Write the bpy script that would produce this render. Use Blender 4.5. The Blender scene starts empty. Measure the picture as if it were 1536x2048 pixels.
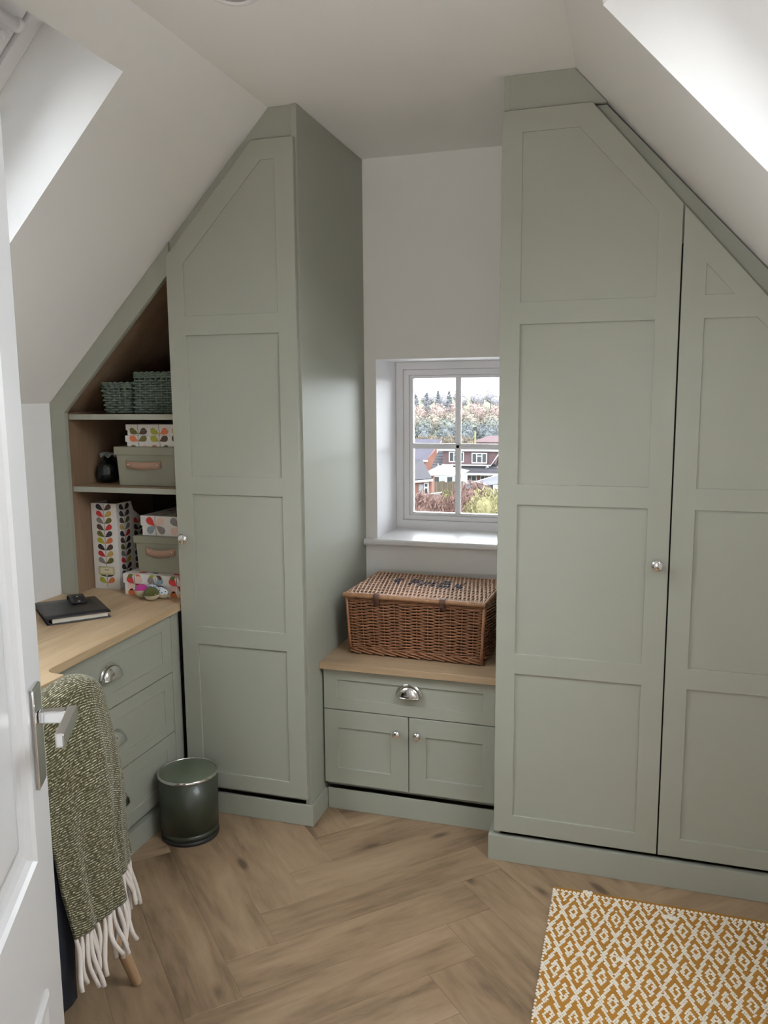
import bpy, bmesh, math, random
import numpy as np
from mathutils import Vector, Matrix
from mathutils.geometry import tessellate_polygon
random.seed(7)
rng = np.random.default_rng(7)
scene = bpy.context.scene
COL = scene.collection
PI = math.pi

# ------------------------------------------------------------------ camera
CAM_R = Vector((0.956, 0.293, -0.008)); CAM_F = Vector((-0.292, 0.946, -0.142))
CAM_POS = Vector((0, 0, 1.45)); FPX = 1627.27
yaw, pitch, roll = math.radians(17.12736), math.radians(8.155424), math.radians(-0.453345)
CAM_F = Vector((-math.sin(yaw) * math.cos(pitch), math.cos(yaw) * math.cos(pitch), -math.sin(pitch)))
r0 = Vector((math.cos(yaw), math.sin(yaw), 0)); u0 = r0.cross(CAM_F)
CAM_R = r0 * math.cos(roll) + u0 * math.sin(roll)
CAM_U = u0 * math.cos(roll) - r0 * math.sin(roll)
cd = bpy.data.cameras.new('camera')
cam = bpy.data.objects.new('camera', cd); COL.objects.link(cam)
m = Matrix((CAM_R, CAM_U, -CAM_F)).transposed().to_4x4(); m.translation = CAM_POS
cam.matrix_world = m
cd.sensor_fit = 'VERTICAL'; cd.sensor_height = 36; cd.lens = FPX / 2048 * 36
cd.clip_start = 0.02; cd.clip_end = 800
scene.camera = cam

# ------------------------------------------------------------------ world, light, exposure
SKY = 14.0
w = bpy.data.worlds.new('sky'); scene.world = w; w.use_nodes = True
bg = w.node_tree.nodes['Background']
bg.inputs[0].default_value = (0.885, 0.945, 1.0, 1); bg.inputs[1].default_value = SKY
scene.view_settings.view_transform = 'Standard'; scene.view_settings.look = 'None'
scene.view_settings.gamma = 1; scene.view_settings.use_curve_mapping = False
scene.view_settings.exposure = 0.0
scene.cycles.use_denoising = True
scene.cycles.max_bounces = 10; scene.cycles.diffuse_bounces = 6
scene.cycles.transparent_max_bounces = 12
scene.cycles.sample_clamp_indirect = 6

def area_light(name, loc, target, sx, sy, power, col=(1, 1, 1), portal=False):
    d = bpy.data.lights.new(name, 'AREA'); d.shape = 'RECTANGLE'; d.size = sx; d.size_y = sy
    d.energy = power; d.color = col
    if portal: d.cycles.is_portal = True
    o = bpy.data.objects.new(name, d); COL.objects.link(o); o.location = loc
    o.rotation_euler = (Vector(target) - Vector(loc)).to_track_quat('-Z', 'Y').to_euler()
    return o
# added fill light, unseen on the landing, aimed up to brighten the ceiling
area_light('added_uplight', (-0.10, -0.60, 0.90), (-0.10, -0.60 + 0.42, 0.90 + 0.91), 0.45, 0.45, 20, (1.0, 0.97, 0.94))

# ------------------------------------------------------------------ materials
def nt(name):
    M = bpy.data.materials.new(name); M.use_nodes = True
    t = M.node_tree; return M, t, t.nodes, t.links, t.nodes['Principled BSDF']
def srgb(r, g, b):
    f = lambda c: (c / 255 / 12.92) if c / 255 <= 0.04045 else ((c / 255 + 0.055) / 1.055) ** 2.4
    return (f(r), f(g), f(b), 1)
def mat(name, col, rough=0.5, metal=0, var=0.0, vscale=8, bump=0.0, bscale=120, spec=0.5, sheen=0, coat=0, bdist=0.002):
    M, t, N, L, b = nt(name)
    b.inputs['Base Color'].default_value = col; b.inputs['Roughness'].default_value = rough
    b.inputs['Metallic'].default_value = metal; b.inputs['Specular IOR Level'].default_value = spec
    b.inputs['Sheen Weight'].default_value = sheen; b.inputs['Coat Weight'].default_value = coat
    tc = N.new('ShaderNodeTexCoord')
    if var > 0:
        n = N.new('ShaderNodeTexNoise'); n.inputs['Scale'].default_value = vscale; n.inputs['Detail'].default_value = 5
        L.new(tc.outputs['Object'], n.inputs['Vector'])
        mx = N.new('ShaderNodeMix'); mx.data_type = 'RGBA'
        mx.inputs[6].default_value = tuple(c * (1 - var) for c in col[:3]) + (1,)
        mx.inputs[7].default_value = tuple(min(1, c * (1 + var)) for c in col[:3]) + (1,)
        L.new(n.outputs['Fac'], mx.inputs[0]); L.new(mx.outputs[2], b.inputs['Base Color'])
    if bump > 0:
        n2 = N.new('ShaderNodeTexNoise'); n2.inputs['Scale'].default_value = bscale; n2.inputs['Detail'].default_value = 3
        L.new(tc.outputs['Object'], n2.inputs['Vector'])
        bp = N.new('ShaderNodeBump'); bp.inputs['Strength'].default_value = bump; bp.inputs['Distance'].default_value = bdist
        L.new(n2.outputs['Fac'], bp.inputs['Height']); L.new(bp.outputs['Normal'], b.inputs['Normal'])
    return M
def wood(name, dark, mid, light, scale=(1.2, 14, 14), rough=0.45, rand=True, axis=0):
    M, t, N, L, b = nt(name)
    tc = N.new('ShaderNodeTexCoord'); vec = tc.outputs['Object']
    if rand:
        oi = N.new('ShaderNodeObjectInfo'); mul = N.new('ShaderNodeVectorMath'); mul.operation = 'MULTIPLY_ADD'
        cmb = N.new('ShaderNodeCombineXYZ')
        for i in range(3): L.new(oi.outputs['Random'], cmb.inputs[i])
        mul.inputs[1].default_value = (37, 53, 71)
        L.new(cmb.outputs[0], mul.inputs[0]); L.new(vec, mul.inputs[2]); vec = mul.outputs[0]
    mp = N.new('ShaderNodeMapping'); mp.inputs['Scale'].default_value = scale; L.new(vec, mp.inputs['Vector'])
    n1 = N.new('ShaderNodeTexNoise'); n1.inputs['Scale'].default_value = 1.0; n1.inputs['Detail'].default_value = 6
    n1.inputs['Roughness'].default_value = 0.6; n1.inputs['Distortion'].default_value = 0.6
    L.new(mp.outputs[0], n1.inputs['Vector'])
    n2 = N.new('ShaderNodeTexNoise'); n2.inputs['Scale'].default_value = 6; n2.inputs['Detail'].default_value = 4
    L.new(mp.outputs[0], n2.inputs['Vector'])
    ad = N.new('ShaderNodeMath'); ad.operation = 'MULTIPLY_ADD'; ad.inputs[1].default_value = 0.35
    L.new(n2.outputs['Fac'], ad.inputs[0]); L.new(n1.outputs['Fac'], ad.inputs[2])
    if rand:
        a2 = N.new('ShaderNodeMath'); a2.operation = 'MULTIPLY_ADD'; a2.inputs[1].default_value = 0.10
        L.new(oi.outputs['Random'], a2.inputs[0]); L.new(ad.outputs[0], a2.inputs[2]); ad = a2
    if name == 'floor_plank':
        vo = N.new('ShaderNodeTexVoronoi'); vo.inputs['Scale'].default_value = 1.0; ks = N.new('ShaderNodeMapping'); ks.inputs['Scale'].default_value = (3.2, 9, 9)
        L.new(vec, ks.inputs['Vector']); L.new(ks.outputs[0], vo.inputs['Vector'])
        mr = N.new('ShaderNodeMapRange'); mr.inputs['From Min'].default_value = 0.03; mr.inputs['From Max'].default_value = 0.16; mr.inputs['To Min'].default_value = -0.32; mr.inputs['To Max'].default_value = 0
        L.new(vo.outputs['Distance'], mr.inputs['Value'])
        a3 = N.new('ShaderNodeMath'); a3.operation = 'ADD'; L.new(ad.outputs[0], a3.inputs[0]); L.new(mr.outputs[0], a3.inputs[1]); ad = a3
    cr = N.new('ShaderNodeValToRGB'); e = cr.color_ramp.elements
    e[0].position = 0.46; e[0].color = dark; e[1].position = 1.0; e[1].color = light
    k = e.new(0.7); k.color = mid
    L.new(ad.outputs[0], cr.inputs[0]); L.new(cr.outputs[0], b.inputs['Base Color'])
    b.inputs['Roughness'].default_value = rough
    bp = N.new('ShaderNodeBump'); bp.inputs['Strength'].default_value = 0.12; bp.inputs['Distance'].default_value = 0.001
    L.new(n2.outputs['Fac'], bp.inputs['Height']); L.new(bp.outputs['Normal'], b.inputs['Normal'])
    return M
def glass(name, tint=(1, 1, 1, 1)):
    M = bpy.data.materials.new(name); M.use_nodes = True; t = M.node_tree; N, L = t.nodes, t.links
    N.clear(); out = N.new('ShaderNodeOutputMaterial'); tr = N.new('ShaderNodeBsdfTransparent'); tr.inputs[0].default_value = tint
    gl = N.new('ShaderNodeBsdfGlossy'); gl.inputs['Roughness'].default_value = 0.02
    fr = N.new('ShaderNodeFresnel'); fr.inputs[0].default_value = 1.45; mx = N.new('ShaderNodeMixShader')
    L.new(fr.outputs[0], mx.inputs[0]); L.new(tr.outputs[0], mx.inputs[1]); L.new(gl.outputs[0], mx.inputs[2])
    L.new(mx.outputs[0], out.inputs[0]); return M

SAGE = mat('sage_paint', (0.335, 0.343, 0.285, 1), 0.45, var=0.03, vscale=3, bump=0.05, bscale=400, bdist=0.0005)
WHITE = mat('white_wall_paint', (0.885, 0.875, 0.855, 1), 0.7, var=0.015, vscale=2, bump=0.08, bscale=260, bdist=0.0006)
GLOSSW = mat('white_gloss_paint', (0.80, 0.79, 0.79, 1), 0.3, var=0.01)
UPVC = mat('white_upvc', (0.87, 0.86, 0.87, 1), 0.3)
CHROME = mat('polished_chrome', (0.85, 0.85, 0.85, 1), 0.08, 1)
OAK = wood('oak_worktop', (0.36, 0.24, 0.13, 1), (0.50, 0.36, 0.215, 1), (0.60, 0.46, 0.30, 1), (14, 1.2, 14), 0.4, False)
OAKX = wood('oak_seat_top', (0.28, 0.19, 0.11, 1), (0.38, 0.27, 0.165, 1), (0.47, 0.35, 0.23, 1), (1.2, 14, 14), 0.4, False)
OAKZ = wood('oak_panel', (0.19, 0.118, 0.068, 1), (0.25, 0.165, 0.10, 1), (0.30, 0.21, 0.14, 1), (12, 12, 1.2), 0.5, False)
PLANK = wood('floor_plank', (0.100, 0.064, 0.036, 1), (0.255, 0.170, 0.100, 1), (0.365, 0.255, 0.158, 1), (1.7, 9, 9), 0.42, True)
DARK = mat('dark_gap', (0.02, 0.02, 0.018, 1), 0.8)
PANE = glass('window_glass')
BRONZE = mat('brown_leather', (0.10, 0.045, 0.03, 1), 0.6)

# ------------------------------------------------------------------ mesh builder
class MB:
    def __init__(s): s.v = []; s.f = []; s.mi = []; s.sm = []
    def add(s, verts, faces, mi=0, smooth=False):
        o = len(s.v); s.v += [tuple(p) for p in verts]
        for f in faces: s.f.append(tuple(i + o for i in f)); s.mi.append(mi); s.sm.append(smooth)
        return s
    def box(s, a, b, mi=0):
        x0, y0, z0 = a; x1, y1, z1 = b
        v = [(x0, y0, z0), (x1, y0, z0), (x1, y1, z0), (x0, y1, z0), (x0, y0, z1), (x1, y0, z1), (x1, y1, z1), (x0, y1, z1)]
        return s.add(v, [(0, 3, 2, 1), (4, 5, 6, 7), (0, 1, 5, 4), (1, 2, 6, 5), (2, 3, 7, 6), (3, 0, 4, 7)], mi)
    def prism(s, poly, fn, d0, d1, mi=0, holes=(), back=True, hole_mi=None):
        """polygon (a,b) with holes, extruded between depths; fn(a,b,d)->xyz"""
        loops = [list(poly)] + [list(h) for h in holes]
        flat = [p for l in loops for p in l]
        tri = tessellate_polygon([[Vector((p[0], p[1], 0)) for p in l] for l in loops])
        n = len(flat)
        v = [fn(p[0], p[1], d0) for p in flat] + [fn(p[0], p[1], d1) for p in flat]
        f = [tuple(t) for t in tri]
        if back: f += [tuple(i + n for i in reversed(t)) for t in tri]
        o = 0
        mis = [mi] * len(f)
        for li, l in enumerate(loops):
            k = len(l)
            for i in range(k):
                j = (i + 1) % k; f.append((o + i, o + j, o + j + n, o + i + n)); mis.append(mi if li == 0 or hole_mi is None else hole_mi)
            o += k
        base = len(s.v); s.v += v
        for q, mm in zip(f, mis): s.f.append(tuple(i + base for i in q)); s.mi.append(mm); s.sm.append(False)
        return s
    def tube(s, pts, r, n=8, mi=0, closed=False, cap=True):
        pts = [Vector(p) for p in pts]; k = len(pts); rr = r if hasattr(r, '__len__') else [r] * k
        prev = None; V = []
        for i, p in enumerate(pts):
            if closed: t = pts[(i + 1) % k] - pts[i - 1]
            else: t = pts[min(i + 1, k - 1)] - pts[max(i - 1, 0)]
            t = t.normalized() if t.length > 1e-9 else Vector((0, 0, 1))
            if prev is None:
                a = Vector((0, 0, 1)) if abs(t.z) < 0.9 else Vector((1, 0, 0))
                prev = (a - t * a.dot(t)).normalized()
            else:
                q = prev - t * prev.dot(t)
                prev = q.normalized() if q.length > 1e-6 else prev
            bb = t.cross(prev)
            V += [p + (prev * math.cos(2 * PI * j / n) + bb * math.sin(2 * PI * j / n)) * rr[i] for j in range(n)]
        F = []
        for i in range(k if closed else k - 1):
            i2 = (i + 1) % k
            for j in range(n):
                j2 = (j + 1) % n; F.append((i * n + j, i * n + j2, i2 * n + j2, i2 * n + j))
        if cap and not closed: F += [tuple(range(n))[::-1], tuple((k - 1) * n + j for j in range(n))]
        return s.add(V, F, mi, True)
    def lathe(s, prof, n=32, loc=(0, 0, 0), axis=(0, 0, 1), mi=0):
        ax = Vector(axis).normalized(); q = Vector((0, 0, 1)).rotation_difference(ax); L = Vector(loc)
        V = []; F = []
        for r, h in prof:
            for j in range(n):
                a = 2 * PI * j / n; V.append(L + q @ Vector((r * math.cos(a), r * math.sin(a), h)))
        for i in range(len(prof) - 1):
            for j in range(n):
                j2 = (j + 1) % n; F.append((i * n + j, i * n + j2, (i + 1) * n + j2, (i + 1) * n + j))
        F += [tuple(range(n))[::-1], tuple((len(prof) - 1) * n + j for j in range(n))]
        return s.add(V, F, mi, True)
    def grid(s, fn, nu, nv, mi=0, smooth=True):
        V = [fn(i / nu, j / nv) for j in range(nv + 1) for i in range(nu + 1)]
        F = [(j * (nu + 1) + i, j * (nu + 1) + i + 1, (j + 1) * (nu + 1) + i + 1, (j + 1) * (nu + 1) + i) for j in range(nv) for i in range(nu)]
        return s.add(V, F, mi, smooth)
    def ellipsoid(s, c, r, nu=16, nv=10, mi=0, rot=None):
        R = rot or Matrix.Identity(3); c = Vector(c)
        V = []; F = []
        for i in range(nv + 1):
            t = PI * i / nv
            for j in range(nu):
                a = 2 * PI * j / nu
                V.append(c + R @ Vector((r[0] * math.sin(t) * math.cos(a), r[1] * math.sin(t) * math.sin(a), r[2] * math.cos(t))))
        for i in range(nv):
            for j in range(nu):
                j2 = (j + 1) % nu; F.append((i * nu + j, (i + 1) * nu + j, (i + 1) * nu + j2, i * nu + j2))
        return s.add(V, F, mi, True)
    def build(s, name, mats, parent=None, bevel=0, world=True, recalc=True, solid=0):
        me = bpy.data.meshes.new(name)
        off = Vector((0, 0, 0))
        if parent is not None and world:
            p = parent
            while p: off += p.location; p = p.parent
        me.from_pydata([tuple(Vector(q) - off) for q in s.v], [], s.f)
        for mm in (mats if isinstance(mats, (list, tuple)) else [mats]): me.materials.append(mm)
        me.polygons.foreach_set('material_index', s.mi); me.polygons.foreach_set('use_smooth', s.sm)
        if recalc:
            bm = bmesh.new(); bm.from_mesh(me); bmesh.ops.remove_doubles(bm, verts=bm.verts, dist=1e-6)
            bmesh.ops.recalc_face_normals(bm, faces=bm.faces); bm.to_mesh(me); bm.free()
        me.update()
        o = bpy.data.objects.new(name, me); COL.objects.link(o)
        if parent is not None: o.parent = parent
        if bevel:
            b = o.modifiers.new('bevel', 'BEVEL'); b.width = bevel; b.segments = 2; b.limit_method = 'ANGLE'; b.angle_limit = math.radians(40)
        if solid:
            b = o.modifiers.new('solid', 'SOLIDIFY'); b.thickness = solid
        return o
def thing(name, label, cat, loc=(0, 0, 0), rz=0, group=None):
    o = bpy.data.objects.new(name, None); COL.objects.link(o); o.empty_display_size = 0.05
    o.location = loc; o.rotation_euler = (0, 0, rz); o['label'] = label; o['category'] = cat
    if group: o['group'] = group
    return o
def tag(o, label, cat, group=None):
    o['label'] = label; o['category'] = cat
    if group: o['group'] = group
    return o
def struct(o, label=None):
    o['kind'] = 'structure'
    if label: o['label'] = label
    return o
def rect(x0, z0, x1, z1): return [(x0, z0), (x1, z0), (x1, z1), (x0, z1)]
def FY(yf): return lambda a, b, d: (a, yf + d, b)          # front faces -Y
def FX(xf): return lambda a, b, d: (xf - d, a, b)          # front faces +X
def clip_poly(poly, rc):
    x0, y0, x1, y1 = rc
    def cut(P, ins, inter):
        out = []
        for i in range(len(P)):
            a, b = P[i - 1], P[i]
            if ins(b):
                if not ins(a): out.append(inter(a, b))
                out.append(b)
            elif ins(a): out.append(inter(a, b))
        return out
    def ix(x): return lambda a, b: (x, a[1] + (b[1] - a[1]) * (x - a[0]) / (b[0] - a[0]))
    def iy(y): return lambda a, b: (a[0] + (b[0] - a[0]) * (y - a[1]) / (b[1] - a[1]), y)
    for ins, it in ((lambda p: p[0] >= x0 - 1e-9, ix(x0)), (lambda p: p[0] <= x1 + 1e-9, ix(x1)), (lambda p: p[1] >= y0 - 1e-9, iy(y0)), (lambda p: p[1] <= y1 + 1e-9, iy(y1))):
        if not poly: return []
        poly = cut(poly, ins, it)
    return poly

# ------------------------------------------------------------------ room dimensions
XW, XR, YB, YF, ZC = -1.968, 0.70, 3.031, 0.36, 2.323
XCL, XCR, KL, KR = -1.105, -0.187, 1.033, 1.077
ZKL = ZC + KL * (XW - XCL); ZKR = ZC - KR * (XR - XCR)

# floor: slab with herringbone planks
fl = MB().box((XW - .1, -1.7, -0.15), (XR + .1, YB + .1, -0.009)).build('floor', DARK); struct(fl)
W_, L_ = 0.146, 0.73
c45 = math.sqrt(.5); ox, oy = -0.865, 1.61
n_pl = 0
def plank(u0, v0, du, dv, along_u):
    g = 0.0002
    P = [(u0 + g, v0 + g), (u0 + du - g, v0 + g), (u0 + du - g, v0 + dv - g), (u0 + g, v0 + dv - g)]
    P = [(ox + (u - v) * c45, oy + (u + v) * c45) for u, v in P]
    P = clip_poly(P, (XW, -1.6, XR, YB))
    if len(P) < 3: return
    A = abs(sum(P[i - 1][0] * P[i][1] - P[i][0] * P[i - 1][1] for i in range(len(P)))) / 2
    if A < 0.0008: return
    ang = PI / 4 if along_u else 3 * PI / 4
    cu, cv = u0 + du / 2, v0 + dv / 2
    cx, cy = ox + (cu - cv) * c45, oy + (cu + cv) * c45
    ca, sa = math.cos(-ang), math.sin(-ang)
    Q = [((x - cx) * ca - (y - cy) * sa, (x - cx) * sa + (y - cy) * ca) for x, y in P]
    k = len(Q); mx = sum(q[0] for q in Q) / k; my = sum(q[1] for q in Q) / k
    ins = []
    for q in Q:
        dx, dy = q[0] - mx, q[1] - my; l = math.hypot(dx, dy); ins.append((q[0] - dx / l * .0005, q[1] - dy / l * .0005))
    V = [(x, y, -0.009) for x, y in Q] + [(x, y, -0.0004) for x, y in Q] + [(x, y, 0) for x, y in ins]
    F = [tuple(range(2 * k, 3 * k))]
    for i in range(k):
        j = (i + 1) % k; F += [(i, j, j + k, i + k), (i + k, j + k, j + 2 * k, i + 2 * k)]
    o = MB().add(V, F).build('plank', PLANK, fl, world=False)
    o.location = (cx, cy, 0); o.rotation_euler = (0, 0, ang)
for i in range(-30, 40):
    for t in range(-4, 5):
        s0 = t * 2 * L_
        plank(i * W_ + s0, i * W_, L_, W_, True)
        plank(i * W_ - W_ + s0, i * W_, W_, L_, False)

# ceiling (flat) and slopes with skylight shafts
def face_obj(name, faces_pts, mats, thick=None):
    mb = MB()
    for pts in faces_pts: mb.add(pts, [tuple(range(len(pts)))])
    return mb.build(name, mats)
struct(MB().box((XCL, YF - .1, ZC), (XCR, YB + .1, ZC + .1)).build('ceiling', WHITE))
def slope(side):
    if side < 0: X = lambda x: x; k = KL; xc = XCL; xk = XW; top, bot = -1.202, -1.93
    else: k = KR; xc = XCR; xk = XR; top, bot = -0.090, 0.645
    Z = lambda x: ZC - k * abs(x - xc)
    ln = math.hypot(1, k); n = Vector((side * k, 0, 1)) / ln
    y0, y1 = 0.80, 1.806
    P = lambda x, y, d=0: Vector((x, y, Z(x))) + n * d
    mb = MB()
    a, b, c, d = YF - .1, YB + .1, y0, y1
    q = lambda x0, x1, ya, yb: mb.add([P(x0, ya), P(x1, ya), P(x1, yb), P(x0, yb)], [(0, 1, 2, 3)])
    q(xc, top, a, b); q(bot, xk, a, b); q(top, bot, a, c); q(top, bot, d, b)
    D = 0.263
    C = [(top, y0), (bot, y0), (bot, y1), (top, y1)]
    for i in range(4):
        p, r = C[i], C[(i + 1) % 4]
        mb.add([P(*p), P(*r), P(r[0], r[1], D), P(p[0], p[1], D)], [(0, 1, 2, 3)])
    # outer roof board closing round the shaft so that no daylight leaks in
    e = 0.06
    mb.add([P(xc, a, D + .02), P(xk, a, D + .02), P(xk, b, D + .02), P(xc, b, D + .02), P(top, y0, D + .02), P(bot, y0, D + .02), P(bot, y1, D + .02), P(top, y1, D + .02)],
           [(0, 1, 5, 4), (1, 2, 6, 5), (2, 3, 7, 6), (3, 0, 4, 7)])
    struct(mb.build('ceiling_left' if side < 0 else 'ceiling_right', WHITE, recalc=False))
    # the window in the shaft
    sx = 1 if bot > top else -1
    def ring(x_a, x_b, ya, yb, wx, d0, d1, m=0):
        g = MB(); w2 = wx / ln * sx
        fn = lambda u, v, dd: P(u, v, dd)
        g.prism([(x_a, ya), (x_b, ya), (x_b, yb), (x_a, yb)], fn, d0, d1, m, holes=[[(x_a + w2, ya + wx), (x_b - w2, ya + wx), (x_b - w2, yb - wx), (x_a + w2, yb - wx)]])
        return g
    root = MB(); root = ring(top, bot, y0, y1, 0.042, D - .012, D + .07).build('window_2' if side < 0 else 'window_3', UPVC, bevel=.003)
    struct(root, 'white sloping roof window at the end of its plastered shaft in the %s slope' % ('left' if side < 0 else 'right'))
    w3 = 0.042 / ln * sx; g2 = 0.005
    MB().prism([(top + w3, y0 + .042), (bot - w3, y0 + .042), (bot - w3, y1 - .042), (top + w3, y1 - .042)], P, D + .03, D + .04, 0,
               holes=[[(top + w3 * 1.15, y0 + .048), (bot - w3 * 1.15, y0 + .048), (bot - w3 * 1.15, y1 - .048), (top + w3 * 1.15, y1 - .048)]]).build('gasket', DARK, root)
    w4 = 0.047 / ln * sx
    ring(top + w4, bot - w4, y0 + .047, y1 - .047, 0.065, D - .002, D + .06).build('sash', UPVC, root, bevel=.004)
    w5 = 0.11 / ln * sx
    MB().prism([(top + w5, y0 + .11), (bot - w5, y0 + .11), (bot - w5, y1 - .11), (top + w5, y1 - .11)], P, D + .03, D + .034).build('pane', PANE, root)
    # control bar across the top of the sash
    xb = top + .085 / ln * sx
    bar = MB(); bar.tube([P(xb, y0 + .12, D - .03), P(xb, y1 - .085, D - .03)], .014, 12)
    bar.ellipsoid(P(xb, y1 - .082, D - .03), (.018, .014, .018), 14, 10)
    for yy in (y0 + .2, y1 - .16): bar.tube([P(xb, yy, D - .03), P(xb, yy, D + .005)], .007, 8)
    bo = bar.build('control_bar', UPVC, root)
    pb = MB(); pb.ellipsoid(P(top + .125 / ln * sx, y1 - .085, D - .014), (.011, .011, .011), 12, 8); pb.build('knob', GLOSSW, root)
    portal = P((top + bot) / 2, (y0 + y1) / 2, D + .2)
    return root
slope(-1); slope(1)

# walls
struct(MB().box((XW - .12, YF - .1, -.01), (XW, YB + .1, ZKL)).build('wall_left', WHITE))
struct(MB().box((XR, YF - .1, -.01), (XR + .12, YB + .1, ZKR)).build('wall_right', WHITE))
gable = [(XW, 0), (XR, 0), (XR, ZKR), (XCR, ZC), (XCL, ZC), (XW, ZKL)]
big = [(XW - .4, 0), (XR + .4, 0), (XR + .4, 2.7), (XW - .4, 2.7)]
WX0, WX1, WZ0, WZ1 = -0.962, -0.438, 0.875, 1.587
struct(MB().prism(big, FY(YB), 0, 0.33, 0, holes=[rect(WX0, WZ0, WX1, WZ1)], hole_mi=1).build('wall_back', [WHITE, mat('white_reveal', (0.88, 0.87, 0.89, 1), .5)]))
DX0, DX1 = -0.56, 0.25
struct(MB().prism(big, lambda a, b, d: (a, YF - d, b), 0, 0.12, 0, holes=[rect(DX0, 0.001, DX1, 2.02)]).build('wall_front', WHITE))
# landing behind the doorway
lm = MB()
lm.add([(-1.3, YF - .12, 0), (-1.3, -1.6, 0), (-1.3, -1.6, 2.35), (-1.3, YF - .12, 2.35)], [(0, 1, 2, 3)])
lm.add([(.95, YF - .12, 0), (.95, -1.6, 0), (.95, -1.6, 2.35), (.95, YF - .12, 2.35)], [(0, 1, 2, 3)])
lm.add([(-1.3, -1.6, 0), (.95, -1.6, 0), (.95, -1.6, 2.35), (-1.3, -1.6, 2.35)], [(0, 1, 2, 3)])
struct(lm.build('wall_landing', WHITE))
struct(MB().add([(-1.3, YF - .12, 2.35), (.95, YF - .12, 2.35), (.95, -1.6, 2.35), (-1.3, -1.6, 2.35)], [(0, 1, 2, 3)]).build('ceiling_landing', WHITE))

# gable window
yw = 3.30
wf = MB().prism(rect(WX0, WZ0, WX1, WZ1), FY(yw), 0, 0.06, 0, holes=[rect(-.932, .924, -.468, 1.556)]).build('window_1', UPVC, bevel=.004)
struct(wf, 'white casement window with four panes above the window seat')
MB().prism(rect(-.932, .924, -.468, 1.556), FY(yw + .012), 0, .04, 0, holes=[rect(-.908, .945, -.492, 1.532)]).build('sash', UPVC, wf, bevel=.004)
MB().prism(rect(-.908, .945, -.492, 1.532), FY(yw + .020), 0, .03, 0, holes=[rect(-.893, .957, -.507, 1.519)]).build('glazing_bead', UPVC, wf, bevel=.004)
bar = MB()
bar.prism([(-.0115, 0), (-.006, -.008), (.006, -.008), (.0115, 0), (.0115, .012), (-.0115, .012)], lambda a, b, d: (-.70 + a, yw + .022 + b, d), .957, 1.519)
bar.build('glazing_bar', UPVC, wf)
bar = MB()
bar.prism([(-.0115, 0), (-.006, -.008), (.006, -.008), (.0115, 0), (.0115, .012), (-.0115, .012)], lambda a, b, d: (d, yw + .022 + b, 1.238 + a), -.893, -.507)
bar.build('glazing_bar', UPVC, wf)
for x0, x1 in ((-.893, -.7), (-.7, -.507)):
    for z0, z1 in ((.957, 1.238), (1.238, 1.519)):
        MB().box((x0, yw + .032, z0), (x1, yw + .036, z1)).build('pane', PANE, wf)
# sill board with a rounded nose
sp = [(3.31, .864), (3.31, .89), (3.008, .89), (3.001, .887), (2.997, .881), (2.997, .873), (3.001, .867), (3.008, .864)]
sl = MB(); sl.prism(sp[0:1] + sp[1:], lambda a, b, d: (d, a, b), WX0, WX1)
sl.prism([(3.0305, .864), (3.0305, .89), (3.008, .89), (3.001, .887), (2.997, .881), (2.997, .873), (3.001, .867), (3.008, .864)], lambda a, b, d: (d, a, b), -1.0085, WX0)
sl.prism([(3.0305, .864), (3.0305, .89), (3.008, .89), (3.001, .887), (2.997, .881), (2.997, .873), (3.001, .867), (3.008, .864)], lambda a, b, d: (d, a, b), WX1, -.381)
struct(sl.build('trim_1', GLOSSW), 'white painted sill board under the gable window')

# ------------------------------------------------------------------ hardware
def knob(parent, p, ax, r=.0165):
    prof = [(r * .55, 0), (r * .55, .002), (r * .36, .004), (r * .34, .010), (r * .7, .013), (r * .97, .017), (r, .021), (r * .94, .025), (r * .75, .029), (r * .4, .0315), (.0005, .032)]
    o = MB().lathe(prof, 28, p, ax).build('knob', CHROME, parent); o['label'] = 'polished chrome knob'
    return o
def cup(parent, c, fn_axes, a=.043, h=.04, d=.024):
    """half dome cup pull: c at the middle of its straight lower edge"""
    ex, en, ez = (Vector(v) for v in fn_axes); c = Vector(c)
    mb = MB()
    f = lambda u, v: c + ex * (a * math.cos(PI * u)) + (ez * (h * math.sin(PI * u) * math.sin(v * PI / 2)) + en * (d * (math.sin(PI * u) ** .6 if u not in (0, 1) else 0) * math.cos(v * PI / 2) ** .8 if v < 1 else en * 0))
    mb.grid(f, 28, 10)
    rim = [c + ex * ((a + .002) * math.cos(PI * u / 24)) + ez * ((h + .002) * math.sin(PI * u / 24)) + en * .0015 for u in range(25)]
    mb.tube(rim, .0022, 6)
    lip = [f(u / 24, 0) for u in range(25)]
    mb.tube(lip, .0016, 6)
    o = mb.build('cup_handle', CHROME, parent); o['label'] = 'polished chrome cup handle'
    return o
def shaker(name, poly, holes, fn, thick, parent, mats=SAGE, rec=.006):
    o = MB().prism(poly, fn, 0, thick, 0, holes=holes).build(name, mats, parent, bevel=.0014)
    for h in holes:
        MB().prism(h, fn, rec if len(h) == 4 else rec * .55, thick - .001).build('panel', mats, o)
    return o

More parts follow.
